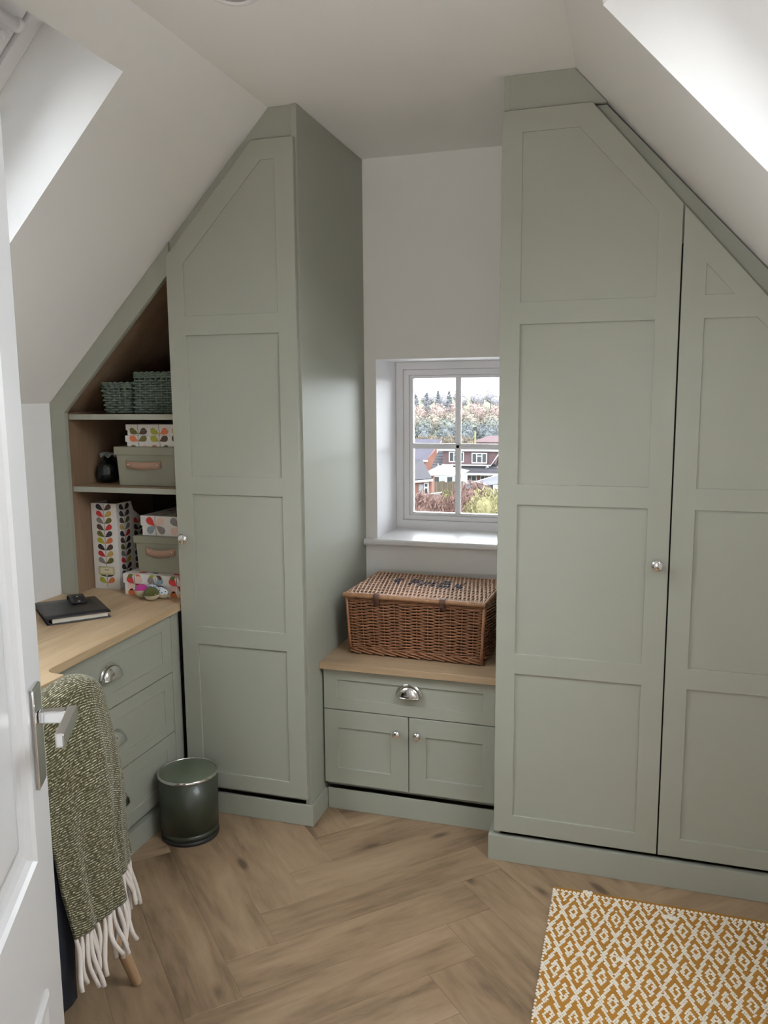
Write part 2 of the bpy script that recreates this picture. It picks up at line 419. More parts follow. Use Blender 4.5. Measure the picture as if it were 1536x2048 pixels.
# ------------------------------------------------------------------ left wardrobe
wl = thing('wardrobe', 'tall sage green single wardrobe with sloping top left of the window seat', 'wardrobe', (-1.24, 2.41, 0))
RZ = [(.155, .613), (.675, 1.129), (1.19, 1.647)]
ho = [rect(-1.405, a, -1.078, b) for a, b in RZ] + [[(-1.405, 1.709), (-1.078, 1.709), (-1.078, 2.165), (-1.124, 2.165), (-1.405, 1.873)]]
dl = shaker('door', [(-1.467, .10), (-1.015, .10), (-1.015, 2.225), (-1.152, 2.225), (-1.467, 1.899)], ho, FY(2.388), .018, wl)
knob(dl, (-1.436, 2.388, .979), (0, -1, 0), .018)
MB().box((-1.027, 2.407, .002), (-1.009, 3.030, ZC - .001)).build('side_panel', SAGE, wl, bevel=.001)
MB().prism([(-1.0275, 2.322), (XCL, 2.322), (-1.466, ZC + KL * (-1.466 - XCL) - .002), (-1.466, 1.86), (-1.20, 2.13), (-1.0275, 2.13)], FY(2.414), 0, .018).build('top_filler', SAGE, wl, bevel=.001)
MB().prism([(-1.466, .08), (-1.0275, .08), (-1.0275, 2.13), (-1.20, 2.13), (-1.466, 1.85)], FY(2.419), 0, .010).build('carcass', SAGE, wl)
MB().prism([(-1.466, 2.396), (-.998, 2.396), (-.998, 2.537), (-1.0085, 2.537), (-1.0085, 2.4065), (-1.466, 2.4065)], lambda a, b, d: (a, b, d), .0005, .075).build('plinth', SAGE, wl, bevel=.0015)

# ------------------------------------------------------------------ right wardrobe
wr = thing('wardrobe', 'wide sage green double wardrobe under the right slope beside the window', 'wardrobe', (.15, 2.40, 0))
x0 = -.381
ho = [rect(-.323, a, .041, b) for a, b in RZ] + [[(-.323, 1.709), (.041, 1.709), (.041, 1.929), (-.172, 2.165), (-.323, 2.165)]]
d1 = shaker('door', [(x0, .097), (.1025, .097), (.1025, 1.9475), (-.139, 2.2245), (x0, 2.2245)], ho, FY(2.378), .018, wr)
knob(d1, (.072, 2.378, .972), (0, -1, 0), .018)
ho = [rect(.167, a, .53, b) for a, b in RZ[:2]] + [[(.167, 1.19), (.53, 1.19), (.53, 1.388), (.296, 1.647), (.167, 1.647)], [(.167, 1.709), (.239, 1.709), (.167, 1.789)]]
d2 = shaker('door', [(.1065, .097), (.592, .097), (.592, 1.387), (.1065, 1.943)], ho, FY(2.378), .018, wr)
MB().box((x0, 2.3975, .002), (x0 + .018, 3.030, ZC - .001)).build('side_panel', SAGE, wr, bevel=.001)
zr = lambda x: ZC - KR * (x - XCR) - .002
MB().prism([(x0, 2.2265), (-.100, 2.2265), (XCR - .001, 2.322), (x0, 2.322)], FY(2.398), 0, .014).build('fascia', SAGE, wr, bevel=.001)
MB().prism([(-.14, 2.2255), (-.103, 2.2255), (XR - .001, zr(XR)), (XR - .001, zr(XR) - .2), (.09, 1.87), (-.2, 2.19)], FY(2.414), 0, .012).build('slope_filler', SAGE, wr)
MB().prism([(x0 + .018, .085), (XR - .001, .085), (XR - .001, 1.1), (.09, 1.87), (-.2, 2.19), (x0 + .018, 2.2)], FY(2.427), 0, .01).build('carcass', DARK, wr)
MB().box((.5945, 2.38, .09), (XR - .001, 2.396, 1.262)).build('end_filler', SAGE, wr)
MB().prism([(-.398, 2.374), (XR - .001, 2.374), (XR - .001, 2.3955), (-.3815, 2.3955), (-.3815, 2.537), (-.398, 2.537)], lambda a, b, d: (a, b, d), .0005, .082).build('plinth', SAGE, wr, bevel=.0015)

# ------------------------------------------------------------------ window seat cabinet + top
ws = thing('window_seat_cabinet', 'low sage green cabinet with one drawer and two doors under the window', 'cabinet', (-.695, 2.6, 0))
MB().box((-1.0065, 2.566, .077), (-.3835, 3.028, .521)).build('carcass', SAGE, ws)
dr = shaker('drawer', rect(-1.003, .3745, -.384, .520), [rect(-.952, .414, -.446, .481)], FY(2.527), .018, ws)
cup(dr, (-.696, 2.527, .447), ((1, 0, 0), (0, -1, 0), (0, 0, 1)))
a = shaker('door', rect(-1.003, .103, -.6995, .3715), [rect(-.952, .16, -.762, .308)], FY(2.527), .018, ws); knob(a, (-.735, 2.527, .316), (0, -1, 0), .015)
a = shaker('door', rect(-.6965, .103, -.384, .3715), [rect(-.637, .16, -.446, .308)], FY(2.527), .018, ws); knob(a, (-.664, 2.527, .318), (0, -1, 0), .015)
MB().box((-.9975, 2.538, .0005), (-.3985, 2.5455, .075)).build('plinth', SAGE, ws, bevel=.001)
st = MB().box((-1.0085, 2.505, .5225), (-.3815, 3.030, .547)).build('worktop', OAKX, bevel=.0015)
tag(st, 'oak effect top of the window seat under the wicker hamper', 'worktop')

# ------------------------------------------------------------------ desk: worktop and drawer unit
ZD = .747
arc = []
for i in range(7):   # inner round of the step in the front edge
    t = i / 6 * PI / 2; arc.append((-1.415 - .020 * math.sin(t) * 1.0 - .02 * (math.sin(t)), 1.700 - .022 * (1 - math.cos(t)) + .0))
top = [(XW + .001, .70), (-1.378, .70), (-1.378, 1.672), (-1.383, 1.6795), (-1.40, 1.6805), (-1.418, 1.681), (-1.432, 1.686), (-1.442, 1.697), (-1.4455, 1.712), (-1.447, 1.74), (-1.472, 2.4055), (-1.472, 2.409), (-1.4685, 2.409), (-1.4685, 2.428), (-1.4705, 2.945), (XW + .001, 2.945)]
dk = MB().prism(top, lambda a, b, d: (a, b, d), ZD, ZD - .024).build('desk_worktop', OAK, bevel=.0015)
tag(dk, 'light oak desk top along the left wall with a curved step in its front edge', 'worktop')
du = thing('drawer_unit', 'sage green three drawer unit under the oak desk top', 'drawers', (-1.72, 2.05, 0))
MB().box((XW + .002, 1.70, .076), (-1.512, 2.405, ZD - .0245)).build('carcass', SAGE, du)
for i, (z0, z1) in enumerate(((.517, .7195), (.306, .514), (.10, .303))):
    d_ = shaker('drawer', rect(1.715, z0, 2.352, z1), [rect(1.768, z0 + .045, 2.299, z1 - .045)], FX(-1.489), .018, du, rec=.003)
    cup(d_, (-1.489, 2.012, z0 + .098), ((0, 1, 0), (1, 0, 0), (0, 0, 1)), .047, .04, .026)
MB().box((-1.5115, 2.355, .076), (-1.489, 2.405, ZD - .0245)).build('end_panel', SAGE, du, bevel=.001)
MB().box((-1.512, 1.70, .0005), (-1.492, 2.394, .0755)).build('plinth', SAGE, du, bevel=.001)
MB().box((XW + .002, .76, .0005), (-1.51, .78, ZD - .0245)).build('end_support', SAGE, du)

# ------------------------------------------------------------------ shelf nook
nk = thing('shelving_unit', 'open oak lined shelf nook with two shelves under the left slope', 'shelves', (-1.7, 2.6, ZD))
zl = lambda x: ZC + KL * (x - XCL) - .002
MB().prism([(-1.4665, zl(-1.4665)), (XW + .002, zl(XW + .002)), (XW + .002, ZD + .0005), (-1.9075, ZD + .0005), (-1.9075, 1.399), (-1.4665, 1.854)], FY(2.408), 0, .018).build('face_frame', SAGE, nk, bevel=.001)
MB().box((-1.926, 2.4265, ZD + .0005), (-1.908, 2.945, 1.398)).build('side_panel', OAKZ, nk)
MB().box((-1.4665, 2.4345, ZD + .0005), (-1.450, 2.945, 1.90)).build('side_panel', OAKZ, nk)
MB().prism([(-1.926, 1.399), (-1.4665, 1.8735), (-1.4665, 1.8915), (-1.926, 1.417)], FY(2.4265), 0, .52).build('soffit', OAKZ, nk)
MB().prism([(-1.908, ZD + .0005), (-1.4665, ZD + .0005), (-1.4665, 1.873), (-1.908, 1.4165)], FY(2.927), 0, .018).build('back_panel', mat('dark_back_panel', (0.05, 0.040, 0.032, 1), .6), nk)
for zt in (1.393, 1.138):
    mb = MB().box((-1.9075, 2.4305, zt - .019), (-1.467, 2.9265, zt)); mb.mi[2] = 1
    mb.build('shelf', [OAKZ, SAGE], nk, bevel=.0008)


# ------------------------------------------------------------------ white panel door, opened into the room
DOORW = mat('white_door_paint', (0.60, 0.59, 0.585, 1), 0.32, var=0.01)
AZ = math.radians(28.0)
DE = Vector((-0.917, 1.058, 0)); DT = Vector((math.sin(AZ), -math.cos(AZ), 0)); DN = Vector((math.cos(AZ), math.sin(AZ), 0))
DF = lambda a, z, d: DE + DT * a + Vector((0, 0, z)) - DN * d
def frame_sweep(mb, a0, z0, a1, z1, prof, fn):
    """mitred moulding: prof = (inset, depth) points"""
    loops = []
    for ins, d in prof: loops.append([fn(a0 + ins, z0 + ins, d), fn(a1 - ins, z0 + ins, d), fn(a1 - ins, z1 - ins, d), fn(a0 + ins, z1 - ins, d)])
    V = [p for l in loops for p in l]; F = []
    for i in range(len(loops) - 1):
        for j in range(4):
            k = (j + 1) % 4; F.append((i * 4 + j, i * 4 + k, i * 4 + 4 + k, i * 4 + 4 + j))
    mb.add(V, F)
ph = [(.116, .736, .644, 1.87), (.116, .22, .644, .515)]
door = MB().prism(rect(0, .006, .76, 1.985), DF, 0, .035, 0, holes=[rect(a0, z0, a1, z1) for a0, z0, a1, z1 in ph]).build('door_1', DOORW, bevel=.0015)
struct(door, 'white panelled door standing open at the left with a chrome lever handle')
for a0, z0, a1, z1 in ph:
    mb = MB(); frame_sweep(mb, a0, z0, a1, z1, [(-.006, .0), (-.006, -.004), (.0, -.007), (.012, -.007), (.018, -.002), (.022, .006), (.034, .009), (.05, .010), (.066, .004), (.068, .004)], DF)
    mb.build('moulding', DOORW, door)
    MB().prism(rect(a0 + .066, z0 + .066, a1 - .066, z1 - .066), DF, .004, .03).build('panel', DOORW, door)
    MB().prism(rect(a0, z0, a1, z1), DF, .012, .03).build('panel_ground', DOORW, door)
hd = MB().prism(rect(.046, .845, .094, 1.008), DF, -.010, 0).build('handle', CHROME, door, bevel=.003)
nk2 = MB(); za = .957
nk2.prism(rect(.060, za - .010, .080, za + .010), DF, -.052, -.010); nk2.build('neck', CHROME, hd, bevel=.003)
lv = MB(); lv.prism([(.058, za - .011), (.17, za - .013), (.17, za + .009), (.058, za + .011)], DF, -.066, -.052); lv.build('lever', CHROME, hd, bevel=.003)

# ------------------------------------------------------------------ leaf print helpers
CARD = mat('white_card', (0.78, 0.76, 0.73, 1), .6)
LC = {n: mat('print_' + n, srgb(*c), .6) for n, c in dict(orange=(205, 112, 66), olive=(104, 100, 46), lime=(166, 164, 48), brown=(84, 62, 50), red=(196, 48, 50), grey=(132, 126, 122), blue=(138, 160, 168), pink=(224, 196, 182), charcoal=(58, 52, 58), tan=(192, 160, 92), stem=(70, 62, 54)).items()}
LM = [CARD] + list(LC.values()); LI = {n: i + 1 for i, n in enumerate(LC)}
def leaf(a, b, ang, ln, wd):
    P = []
    for i in range(14):
        t = i / 14 * 2 * PI
        x = (1 - math.cos(t)) / 2; y = math.sin(t) * .5 * (x ** .65) * 1.25
        P.append((x * ln, y * wd))
    c, s = math.cos(ang), math.sin(ang)
    return [(a + x * c - y * s, b + x * s + y * c) for x, y in P]
PUTN = [0]
def put(mb, poly, rc, fn, mi):
    q = clip_poly(poly, rc); PUTN[0] += 1; dd = -.0004 - .00007 * (PUTN[0] % 9)
    if len(q) > 2: mb.add([fn(u, v, dd) for u, v in q], [tuple(range(len(q)))], mi)
def rep(k, seq): return seq[k % len(seq)]
def leaf_box(nm, label, x0, x1, y0, y1, zb, zm, zt, stems, rows, cols, ll=.034, lw=.022, grp=None, style=0):
    """shallow lidded card box; lid from zm to zt"""
    root = thing(nm, label, 'box', ((x0 + x1) / 2, (y0 + y1) / 2, zb), 0, grp)
    i = .004
    body = MB().box((x0 + i, y0 + i, zb), (x1 - i, y1 - i, zm + .004)); lid = MB().box((x0, y0, zm), (x1, y1, zt))
    k = 0
    for r, z in enumerate(rows):
        if isinstance(z, tuple): z, ll, lw = z
        for c, sx in enumerate(stems):
            for sg in (-1, 1):
                col = LI[rep(k, cols)]; k += 1
                ang = (PI / 2 - sg * 1.0) if style != 1 else (PI / 2 - sg * 1.15)
                if style == 2: ang = PI / 2 - sg * (0.85 if r % 2 else 2.2)
                P = leaf(sx + sg * .0012, z, ang, ll, lw)
                put(lid, P, (x0, zm + .0002, x1, zt - .0002), FY(y0), col)
                put(body, P, (x0 + i, zb, x1 - i, zm - .0003), FY(y0 + i), col)
    for sx in stems:
        put(lid, rect(sx - .0009, zm, sx + .0009, zt), (x0, zm, x1, zt), FY(y0), LI['stem'])
        put(body, rect(sx - .0009, zb, sx + .0009, zm), (x0 + i, zb, x1 - i, zm), FY(y0 + i), LI['stem'])
    # leaves on the lid top and the left side
    TOP = lambda a, b, d: (a, b, zt - d)
    for c, sx in enumerate(stems):
        for q in range(4):
            for sg in (-1, 1):
                put(lid, leaf(sx, y0 + .02 + q * .05, PI / 2 - sg * 1.0, .036, .024), (x0, y0, x1, y1), TOP, LI[rep(c * 3 + q * 2 + (sg > 0), cols)])
    lid.build('lid', LM, root, recalc=False); body.build('body', LM, root, recalc=False)
    return root
st1 = [-1.677 + .0, -1.592, -1.507]
leaf_box('leaf_print_box', 'white box with orange and olive leaf print, topmost of two on the upper sage box', -1.726, -1.49, 2.50, 2.74, 1.3165, 1.335, 1.3555, st1, [1.322, 1.36], ['olive', 'brown', 'lime', 'orange', 'tan', 'brown', 'orange', 'olive', 'lime', 'brown'], .036, .026, 'leaf print boxes', 1)
leaf_box('leaf_print_box', 'white box with orange and olive leaf print, lower of two on the upper sage box', -1.730, -1.49, 2.50, 2.74, 1.2775, 1.294, 1.316, st1, [1.297, 1.262], ['orange', 'olive', 'lime', 'brown', 'brown', 'lime', 'olive', 'pink'], .036, .026, 'leaf print boxes', 1)
leaf_box('leaf_print_box', 'white box with red and grey leaf print on the lower sage box', -1.688, -1.49, 2.505, 2.75, .9585, .994, 1.030, [-1.628, -1.53, -1.726], [.994, .994], ['blue', 'grey', 'pink', 'blue', 'grey', 'red', 'red', 'pink', 'grey', 'pink', 'red', 'grey'], .042, .030, 'leaf print boxes', 2)
leaf_box('leaf_print_box', 'white box with multicoloured leaf print on the desk under the lower sage box', -1.742, -1.485, 2.46, 2.74, ZD + .0005, .790, .8245, [-1.695, -1.609, -1.523], [(.789, .034, .030), (.789, .036, .030), (.8285, .030, .016), (.742, .034, .03)], ['pink', 'red', 'blue', 'grey', 'pink', 'red', 'red', 'pink', 'grey', 'blue', 'red', 'pink', 'olive', 'orange', 'lime', 'brown', 'olive', 'orange', 'orange', 'lime', 'orange', 'blue', 'orange', 'tan'], .041, .030, 'leaf print boxes', 2)

# ------------------------------------------------------------------ sage storage boxes with leather handle
FAB = mat('sage_box_card', (0.26, 0.255, 0.19, 1), .75, var=.05, vscale=40, bump=.2, bscale=900, bdist=.0004)
LEATH = mat('tan_leather', (0.36, 0.22, 0.15, 1), .55, var=.1, vscale=30)
def sage_box(label, x0, x1, y0, y1, zb, zt, lid_h, hx0, hx1, hz, sag):
    root = thing('storage_box', label, 'box', ((x0 + x1) / 2, (y0 + y1) / 2, zb))
    i = .008
    mb = MB(); A = [(x0 + i + .004, y0 + i), (x1 - i - .004, y0 + i), (x1 - i - .004, y1 - i), (x0 + i + .004, y1 - i)]; B = [(x0 + i - .003, y0 + i - .002), (x1 - i + .003, y0 + i - .002), (x1 - i + .003, y1 - i), (x0 + i - .003, y1 - i)]
    mb.add([(x, y, zb) for x, y in A] + [(x, y, zt - .004) for x, y in B], [(3, 2, 1, 0), (4, 5, 6, 7), (0, 1, 5, 4), (1, 2, 6, 5), (2, 3, 7, 6), (3, 0, 4, 7)])
    mb.build('body', FAB, root, bevel=.002)
    MB().box((x0, y0, zt - lid_h), (x1, y1, zt)).build('lid', FAB, root, bevel=.002)
    yf = y0 + i - .001
    h = MB(); hw = .0125
    def f(u, v):
        b = math.sin(PI * u); return (hx0 + (hx1 - hx0) * u, yf - .002 - .012 * b, hz + (v - .5) * 2 * hw - sag * b)
    h.grid(f, 18, 2); ho_ = h.build('handle', LEATH, root, solid=.003); ho_['label'] = 'tan leather handle'
    for hx in (hx0 + .012, hx1 - .012):
        MB().ellipsoid((hx, yf - .0065, hz - sag * .25), (.0032, .002, .0032), 10, 6).build('stud', CHROME, ho_)
sage_box('sage green box with tan leather handle on the middle shelf below the leaf boxes', -1.772, -1.50, 2.487, 2.77, 1.1385, 1.277, .029, -1.728, -1.585, 1.215, .004)
sage_box('sage green box with sagging leather handle on the desk between leaf print boxes', -1.712, -1.487, 2.49, 2.73, .825, .958, .026, -1.667, -1.545, .905, .008)

# ------------------------------------------------------------------ magazine file
mf = thing('magazine_file', 'tall white magazine file printed with leaves standing on the desk', 'file', (-1.85, 2.63, ZD))
fx0, fx1, fy = -1.9045, -1.797, 2.518
sp_ = MB().box((fx0, fy, ZD + .0005), (fx1, fy + .003, 1.067))
cols = [('charcoal', 'brown'), ('red', 'tan'), ('grey', 'olive'), ('brown', 'red'), ('olive', 'charcoal'), ('lime', 'orange'), ('charcoal', 'brown'), ('red', 'tan'), ('grey', 'olive'), None, ('olive', 'charcoal'), ('lime', 'orange')]
cx = (fx0 + fx1) / 2
for i, c in enumerate(cols):
    if not c: continue
    z = 1.041 - i * .0248
    for sg in (-1, 1): put(sp_, leaf(cx + sg * .001, z, PI / 2 - sg * 1.0, .036, .022), (fx0, ZD, fx1, 1.066), FY(fy), LI[c[0] if sg < 0 else c[1]])
put(sp_, rect(cx - .0008, ZD + .004, cx + .0008, 1.065), (fx0, ZD, fx1, 1.066), FY(fy), LI['stem'])
sp_.build('spine', LM, mf, recalc=False)
prof = [(fy + .003, ZD + .0005), (2.762, ZD + .0005), (2.762, .86), (2.745, .915), (2.70, .975), (2.655, 1.012), (2.625, 1.030), (2.617, 1.048), (2.610, 1.0665), (fy + .003, 1.067)]
for sx in (fx0, fx1 - .003):
    s_ = MB().prism(prof, lambda a, b, d: (sx + d, a, b), 0, .003)
    if sx > fx0:
        fr = lambda a, b, d: (fx1 - d, a, b)
        for j, yy in enumerate((2.565, 2.652)):
            for i in range(11):
                z = 1.040 - i * .0248 - j * .012
                if j and z > 1.0: continue
                for sg in (-1, 1): put(s_, leaf(yy + sg * .001, z, PI / 2 - sg * 1.0, .034, .022), (fy + .003, ZD, 2.74, 1.066), fr, LI[rep(i * 5 + j * 3 + (sg > 0) * 2, ['charcoal', 'brown', 'charcoal', 'olive', 'red', 'charcoal', 'tan', 'brown', 'grey'])])
            put(s_, rect(yy - .0008, ZD + .003, yy + .0008, 1.03), (fy, ZD, 2.76, 1.06), fr, LI['stem'])
    s_.build('side', LM, mf, recalc=False)
MB().box((fx0 + .003, fy + .003, ZD + .0005), (fx1 - .003, 2.762, ZD + .004)).build('base', CARD, mf)
BRASS = mat('pale_brass', (0.62, 0.60, 0.38, 1), .4, .6)
lb = MB().prism(rect(cx - .034, .801, cx + .034, .832), FY(fy - .0015), -.001, .0012, 0, holes=[rect(cx - .027, .807, cx + .027, .827)])
lbo = lb.build('label_holder', BRASS, mf)
lb = MB().prism(rect(cx - .027, .807, cx + .027, .827), FY(fy - .001), 0, .0008)
lb.prism(rect(cx - .010, .8175, cx + .010, .820), FY(fy - .0014), 0, .0003, 1)
lb.build('paper', [mat('cream_paper', srgb(228, 222, 190), .7), LC['grey']], lbo)

# ------------------------------------------------------------------ vase with pale ruffled collar
va = thing('vase', 'round dark glass vase with pale ruffled neck beside the sage box', 'vase', (-1.862, 2.575, 1.1385))
VG = mat('dark_glass', (0.012, 0.016, 0.017, 1), .12, spec=.6)
MB().lathe([(.018, 0), (.03, .003), (.0405, .02), (.0425, .038), (.039, .058), (.028, .073), (.016, .080), (.014, .098), (.012, .098), (.012, .08)], 36, (-1.862, 2.575, 1.1385)).build('body', VG, va)
cm = MB(); n = 64
cm.grid(lambda u, v: (-1.860 + (.016 + .020 * v + .004 * v * math.sin(u * 2 * PI * 9)) * math.cos(u * 2 * PI) + .008 * v, 2.575 + (.016 + .020 * v + .004 * v * math.sin(u * 2 * PI * 9)) * math.sin(u * 2 * PI), 1.1385 + .112 - .010 * v + .006 * math.sin(u * 2 * PI * 7) * v), 72, 4)
cm.build('collar', mat('pale_grey_cloth', (0.30, 0.32, 0.31, 1), .8), va, solid=.003)

# ------------------------------------------------------------------ weaving
def rr_path(hx, hy, r, n):
    """n points round a rounded rectangle: (x,y,nx,ny) by equal arc"""
    segs = [('l', (hx, -hy + r), (hx, hy - r), (1, 0)), ('c', (hx - r, hy - r), 0), ('l', (hx - r, hy), (-hx + r, hy), (0, 1)), ('c', (-hx + r, hy - r), PI / 2), ('l', (-hx, hy - r), (-hx, -hy + r), (-1, 0)), ('c', (-hx + r, -hy + r), PI), ('l', (-hx + r, -hy), (hx - r, -hy), (0, -1)), ('c', (hx - r, -hy + r), 1.5 * PI)]
    lens = [math.dist(s[1], s[2]) if s[0] == 'l' else r * PI / 2 for s in segs]; T = sum(lens); out = []
    for i in range(n):
        d = T * i / n
        for s, l in zip(segs, lens):
            if d <= l:
                if s[0] == 'l': t = d / l; out.append((s[1][0] + (s[2][0] - s[1][0]) * t, s[1][1] + (s[2][1] - s[1][1]) * t, *s[3]))
                else: a = s[2] + d / r; out.append((s[1][0] + r * math.cos(a), s[1][1] + r * math.sin(a), math.cos(a), math.sin(a)))
                break
            d -= l
    return out, T
def weave_rows(mb, size, zs, rad, amp, nst, spp=4, r0=.012, phase=0, n=5, jit=.0004, mi=0, twill=1, stagger=None):
    for k, z in enumerate(zs):
        hx, hy = size(z); N = nst * spp
        P, T = rr_path(hx, hy, r0, N); pts = []
        for i, (x, y, nx, ny) in enumerate(P):
            ph = PI * (i / spp) / twill + PI * (k % 2) + phase * k
            o = amp * math.cos(ph)
            pts.append((x + nx * o + random.uniform(-jit, jit), y + ny * o + random.uniform(-jit, jit), z + random.uniform(-jit, jit)))
        mb.tube(pts, rad, n, mi, True)

# ------------------------------------------------------------------ wicker hamper
WIC = mat('brown_willow', (0.30, 0.135, 0.065, 1), .42, var=.45, vscale=45, coat=.15)
WICL = mat('pale_willow', (0.62, 0.40, 0.28, 1), .45, var=.35, vscale=60, coat=.1)
NAVY = mat('navy_paint', (0.02, 0.025, 0.075, 1), .6)
hm = thing('wicker_hamper', 'brown wicker hamper with leather straps and navy marks on its lid', 'hamper', (-.696, 2.777, .5475), math.radians(-2.09))
HX, HY, HZ = .2375, .160, .207
size = lambda z: (HX + .011 * z / HZ - .004, HY + .009 * z / HZ - .004)
nst = 40
body = MB()
weave_rows(body, size, [.035 + i * .0054 for i in range(30)], .0023, .0062, nst, 4, jit=.0007)
# stakes
P, T = rr_path(HX, HY, .012, nst)
for i in range(nst):
    for s in (0,):
        pts = []
        for j in range(5):
            z = .004 + (HZ - .008) * j / 4; hx, hy = size(z); Q, _ = rr_path(hx, hy, .012, nst)
            x, y, nx, ny = Q[i]; pts.append((x - nx * .0012, y - ny * .0012, z))
        body.tube(pts, .0021, 5)
for cx_, cy_ in ((1, 1), (1, -1), (-1, 1), (-1, -1)):
    body.tube([(cx_ * (size(z)[0] + .001), cy_ * (size(z)[1] + .001), z) for z in (.004, .07, .14, HZ)], .0055, 8)
MB().box((-HX + .008, -HY + .008, .009), (HX - .008, HY - .008, HZ - .004)).build('light_blocker', mat('dark_light_blocker', (.03, .015, .009, 1), .9), hm, world=False)  # added dark box that stops daylight showing through the weave
body.build('body', WIC, hm, world=False, recalc=False)
band = MB()
for (z0, nn) in ((.010, 0), (.0185, 1), (.027, 2), (.195, 0), (.203, 1)):
    hx, hy = size(z0); N = nst * 6; Q, T = rr_path(hx, hy, .014, N)
    for s in range(2):
        pts = [(x + nx * .004 * math.cos(i / 6 * PI * .7 + s * 2.1 + nn), y + ny * .004 * math.cos(i / 6 * PI * .7 + s * 2.1 + nn), z0 + .0030 * math.sin(i / 6 * PI * .7 + s * 2.1 + nn)) for i, (x, y, nx, ny) in enumerate(Q)]
        band.tube(pts, .0024, 5, 0, True)
# foot plait: slanting ends along the base
hx, hy = size(0); N = 400; Q, T = rr_path(hx + .0055, hy + .0055, .014, N)
for i in range(0, N, 11):
    pts = []
    for j in range(7):
        x, y, nx, ny = Q[(i + j * 4) % N]; o = .0045 * math.sin(j / 6 * PI); pts.append((x + nx * o, y + ny * o, .026 - .022 * j / 6))
    band.tube(pts, .0027, 5)
band.build('border', WIC, hm, world=False, recalc=False)
MB().box((-HX + .012, -HY + .012, .003), (HX - .012, HY - .012, .008)).build('base', WIC, hm, world=False)
# lid
LX, LY, LZ = .252, .178, .2175
lid = MB()
ny_st = 9
marks = [(.215, .262, .58, .72), (.235, .275, .50, .60), (.35, .378, .48, .76), (.376, .43, .64, .74), (.376, .415, .55, .63), (.43, .475, .44, .58), (.455, .495, .52, .66), (.51, .545, .46, .68), (.575, .603, .44, .78), (.60, .665, .44, .55), (.61, .66, .57, .76), (.695, .722, .40, .72), (.715, .748, .48, .62), (.742, .768, .40, .74)]
nw = 66
for i in range(nw):
    x = -LX + .012 + (2 * LX - .024) * i / (nw - 1); K = 72
    pts = []; 
    for j in range(K + 1):
        v = j / K; y = -LY + .006 + (2 * LY - .012) * v
        pts.append((x + random.uniform(-.0004, .0004), y, LZ + .0042 * math.cos(PI * v * (ny_st + 1) + PI * i) + .004 * (1 - (2 * v - 1) ** 2)))
    start = 0; u = i / (nw - 1)
    inm = [any(a <= u <= b and c <= (j + .5) / K <= d for a, b, c, d in marks) for j in range(K)]
    while start < K:
        e = start
        while e < K and inm[e] == inm[start]: e += 1
        lid.tube(pts[start:e + 1], .0027, 5, 1 if inm[start] else 0, cap=False); start = e
for j in range(ny_st):
    y = -LY + (2 * LY) * (j + 1) / (ny_st + 1); v = (j + 1) / (ny_st + 1)
    lid.tube([(-LX + .005, y, LZ + .003 * (1 - (2 * v - 1) ** 2)), (LX - .005, y, LZ + .003 * (1 - (2 * v - 1) ** 2))], .003, 6)
lid.build('lid', [WICL, NAVY], hm, world=False, recalc=False)
rim = MB()
def wrapped(a, b, r):
    L = math.dist(a, b); N = int(L / .0018)
    rim.tube([Vector(a).lerp(Vector(b), i / N) for i in range(N + 1)], [r + .0008 * math.sin(i * PI * .62) for i in range(N + 1)], 10)
wrapped((-LX, -LY, LZ - .002), (LX, -LY, LZ - .002), .0082); wrapped((-LX + .004, LY, LZ - .002), (LX - .004, LY, LZ - .002), .007)
wrapped((-LX + .004, -LY, LZ - .001), (-LX + .004, LY, LZ - .001), .0055); wrapped((LX - .004, -LY, LZ - .001), (LX - .004, LY, LZ - .001), .0055)
rim.build('lid_rim', mat('honey_willow', (0.34, 0.175, 0.085, 1), .42, var=.3, vscale=60), hm, world=False, recalc=False)
for u in (.245, .712):
    x = -LX + 2 * LX * u; s_ = MB()
    s_.grid(lambda a, b: [(x - .0105 + .021 * a, -LY + .004, LZ + .0095), (x - .0105 + .021 * a, -LY - .0105, LZ + .006), (x - .0105 + .021 * a, -LY - .0115, LZ - .008), (x - .0105 + .021 * a, -HY - .0175, LZ - .022), (x - .0105 + .021 * a, -HY - .0155, LZ - .034)][round(b * 4)], 2, 4)
    s_.build('strap', BRONZE, hm, world=False, solid=.002)['label'] = 'dark brown leather strap'

# ------------------------------------------------------------------ rope baskets
ROPE = mat('green_rope', (0.110, 0.145, 0.112, 1), .85, var=.25, vscale=70, bump=.4, bscale=900, bdist=.0006)
def basket(label, cx, cy, z, bx, tx, hy, h, nst):
    root = thing('rope_basket', label, 'basket', (cx, cy, z))
    sz = lambda q: (bx + (tx - bx) * q / h, hy + (tx - bx) * q / h)
    mb = MB(); pitch = .0082
    weave_rows(mb, sz, [.006 + i * pitch for i in range(int((h - .022) / pitch))], .0036, .0052, nst, 4, r0=.018, n=6, jit=.0007)
    for k in range(3):
        q = h - .014 + k * .0045; hx, hy_ = sz(q); N = nst * 8; Q, T = rr_path(hx, hy_, .018, N)
        mb.tube([(x + nx * .002 * math.cos(i * .8 + k), y + ny * .002 * math.cos(i * .8 + k), q + .0034 * abs(math.sin(i / 8 * PI)) * k) for i, (x, y, nx, ny) in enumerate(Q)], .0040, 6, 0, True)
    mb.build('weave', ROPE, root, world=False, recalc=False)
    Q, T = rr_path(bx - .002, hy - .002, .018, nst); st_ = MB()
    Q2, T = rr_path(tx - .002, hy + (tx - bx) - .002, .018, nst)
    for a, b in zip(Q, Q2): st_.tube([(a[0], a[1], .003), (b[0], b[1], h - .004)], .0042, 6)
    st_.build('stakes', ROPE, root, world=False, recalc=False)
    MB().lathe([(.01, 0), (bx * .9, 0), (bx * .9, .004), (.01, .004)], 4).build('base', ROPE, root, world=False)
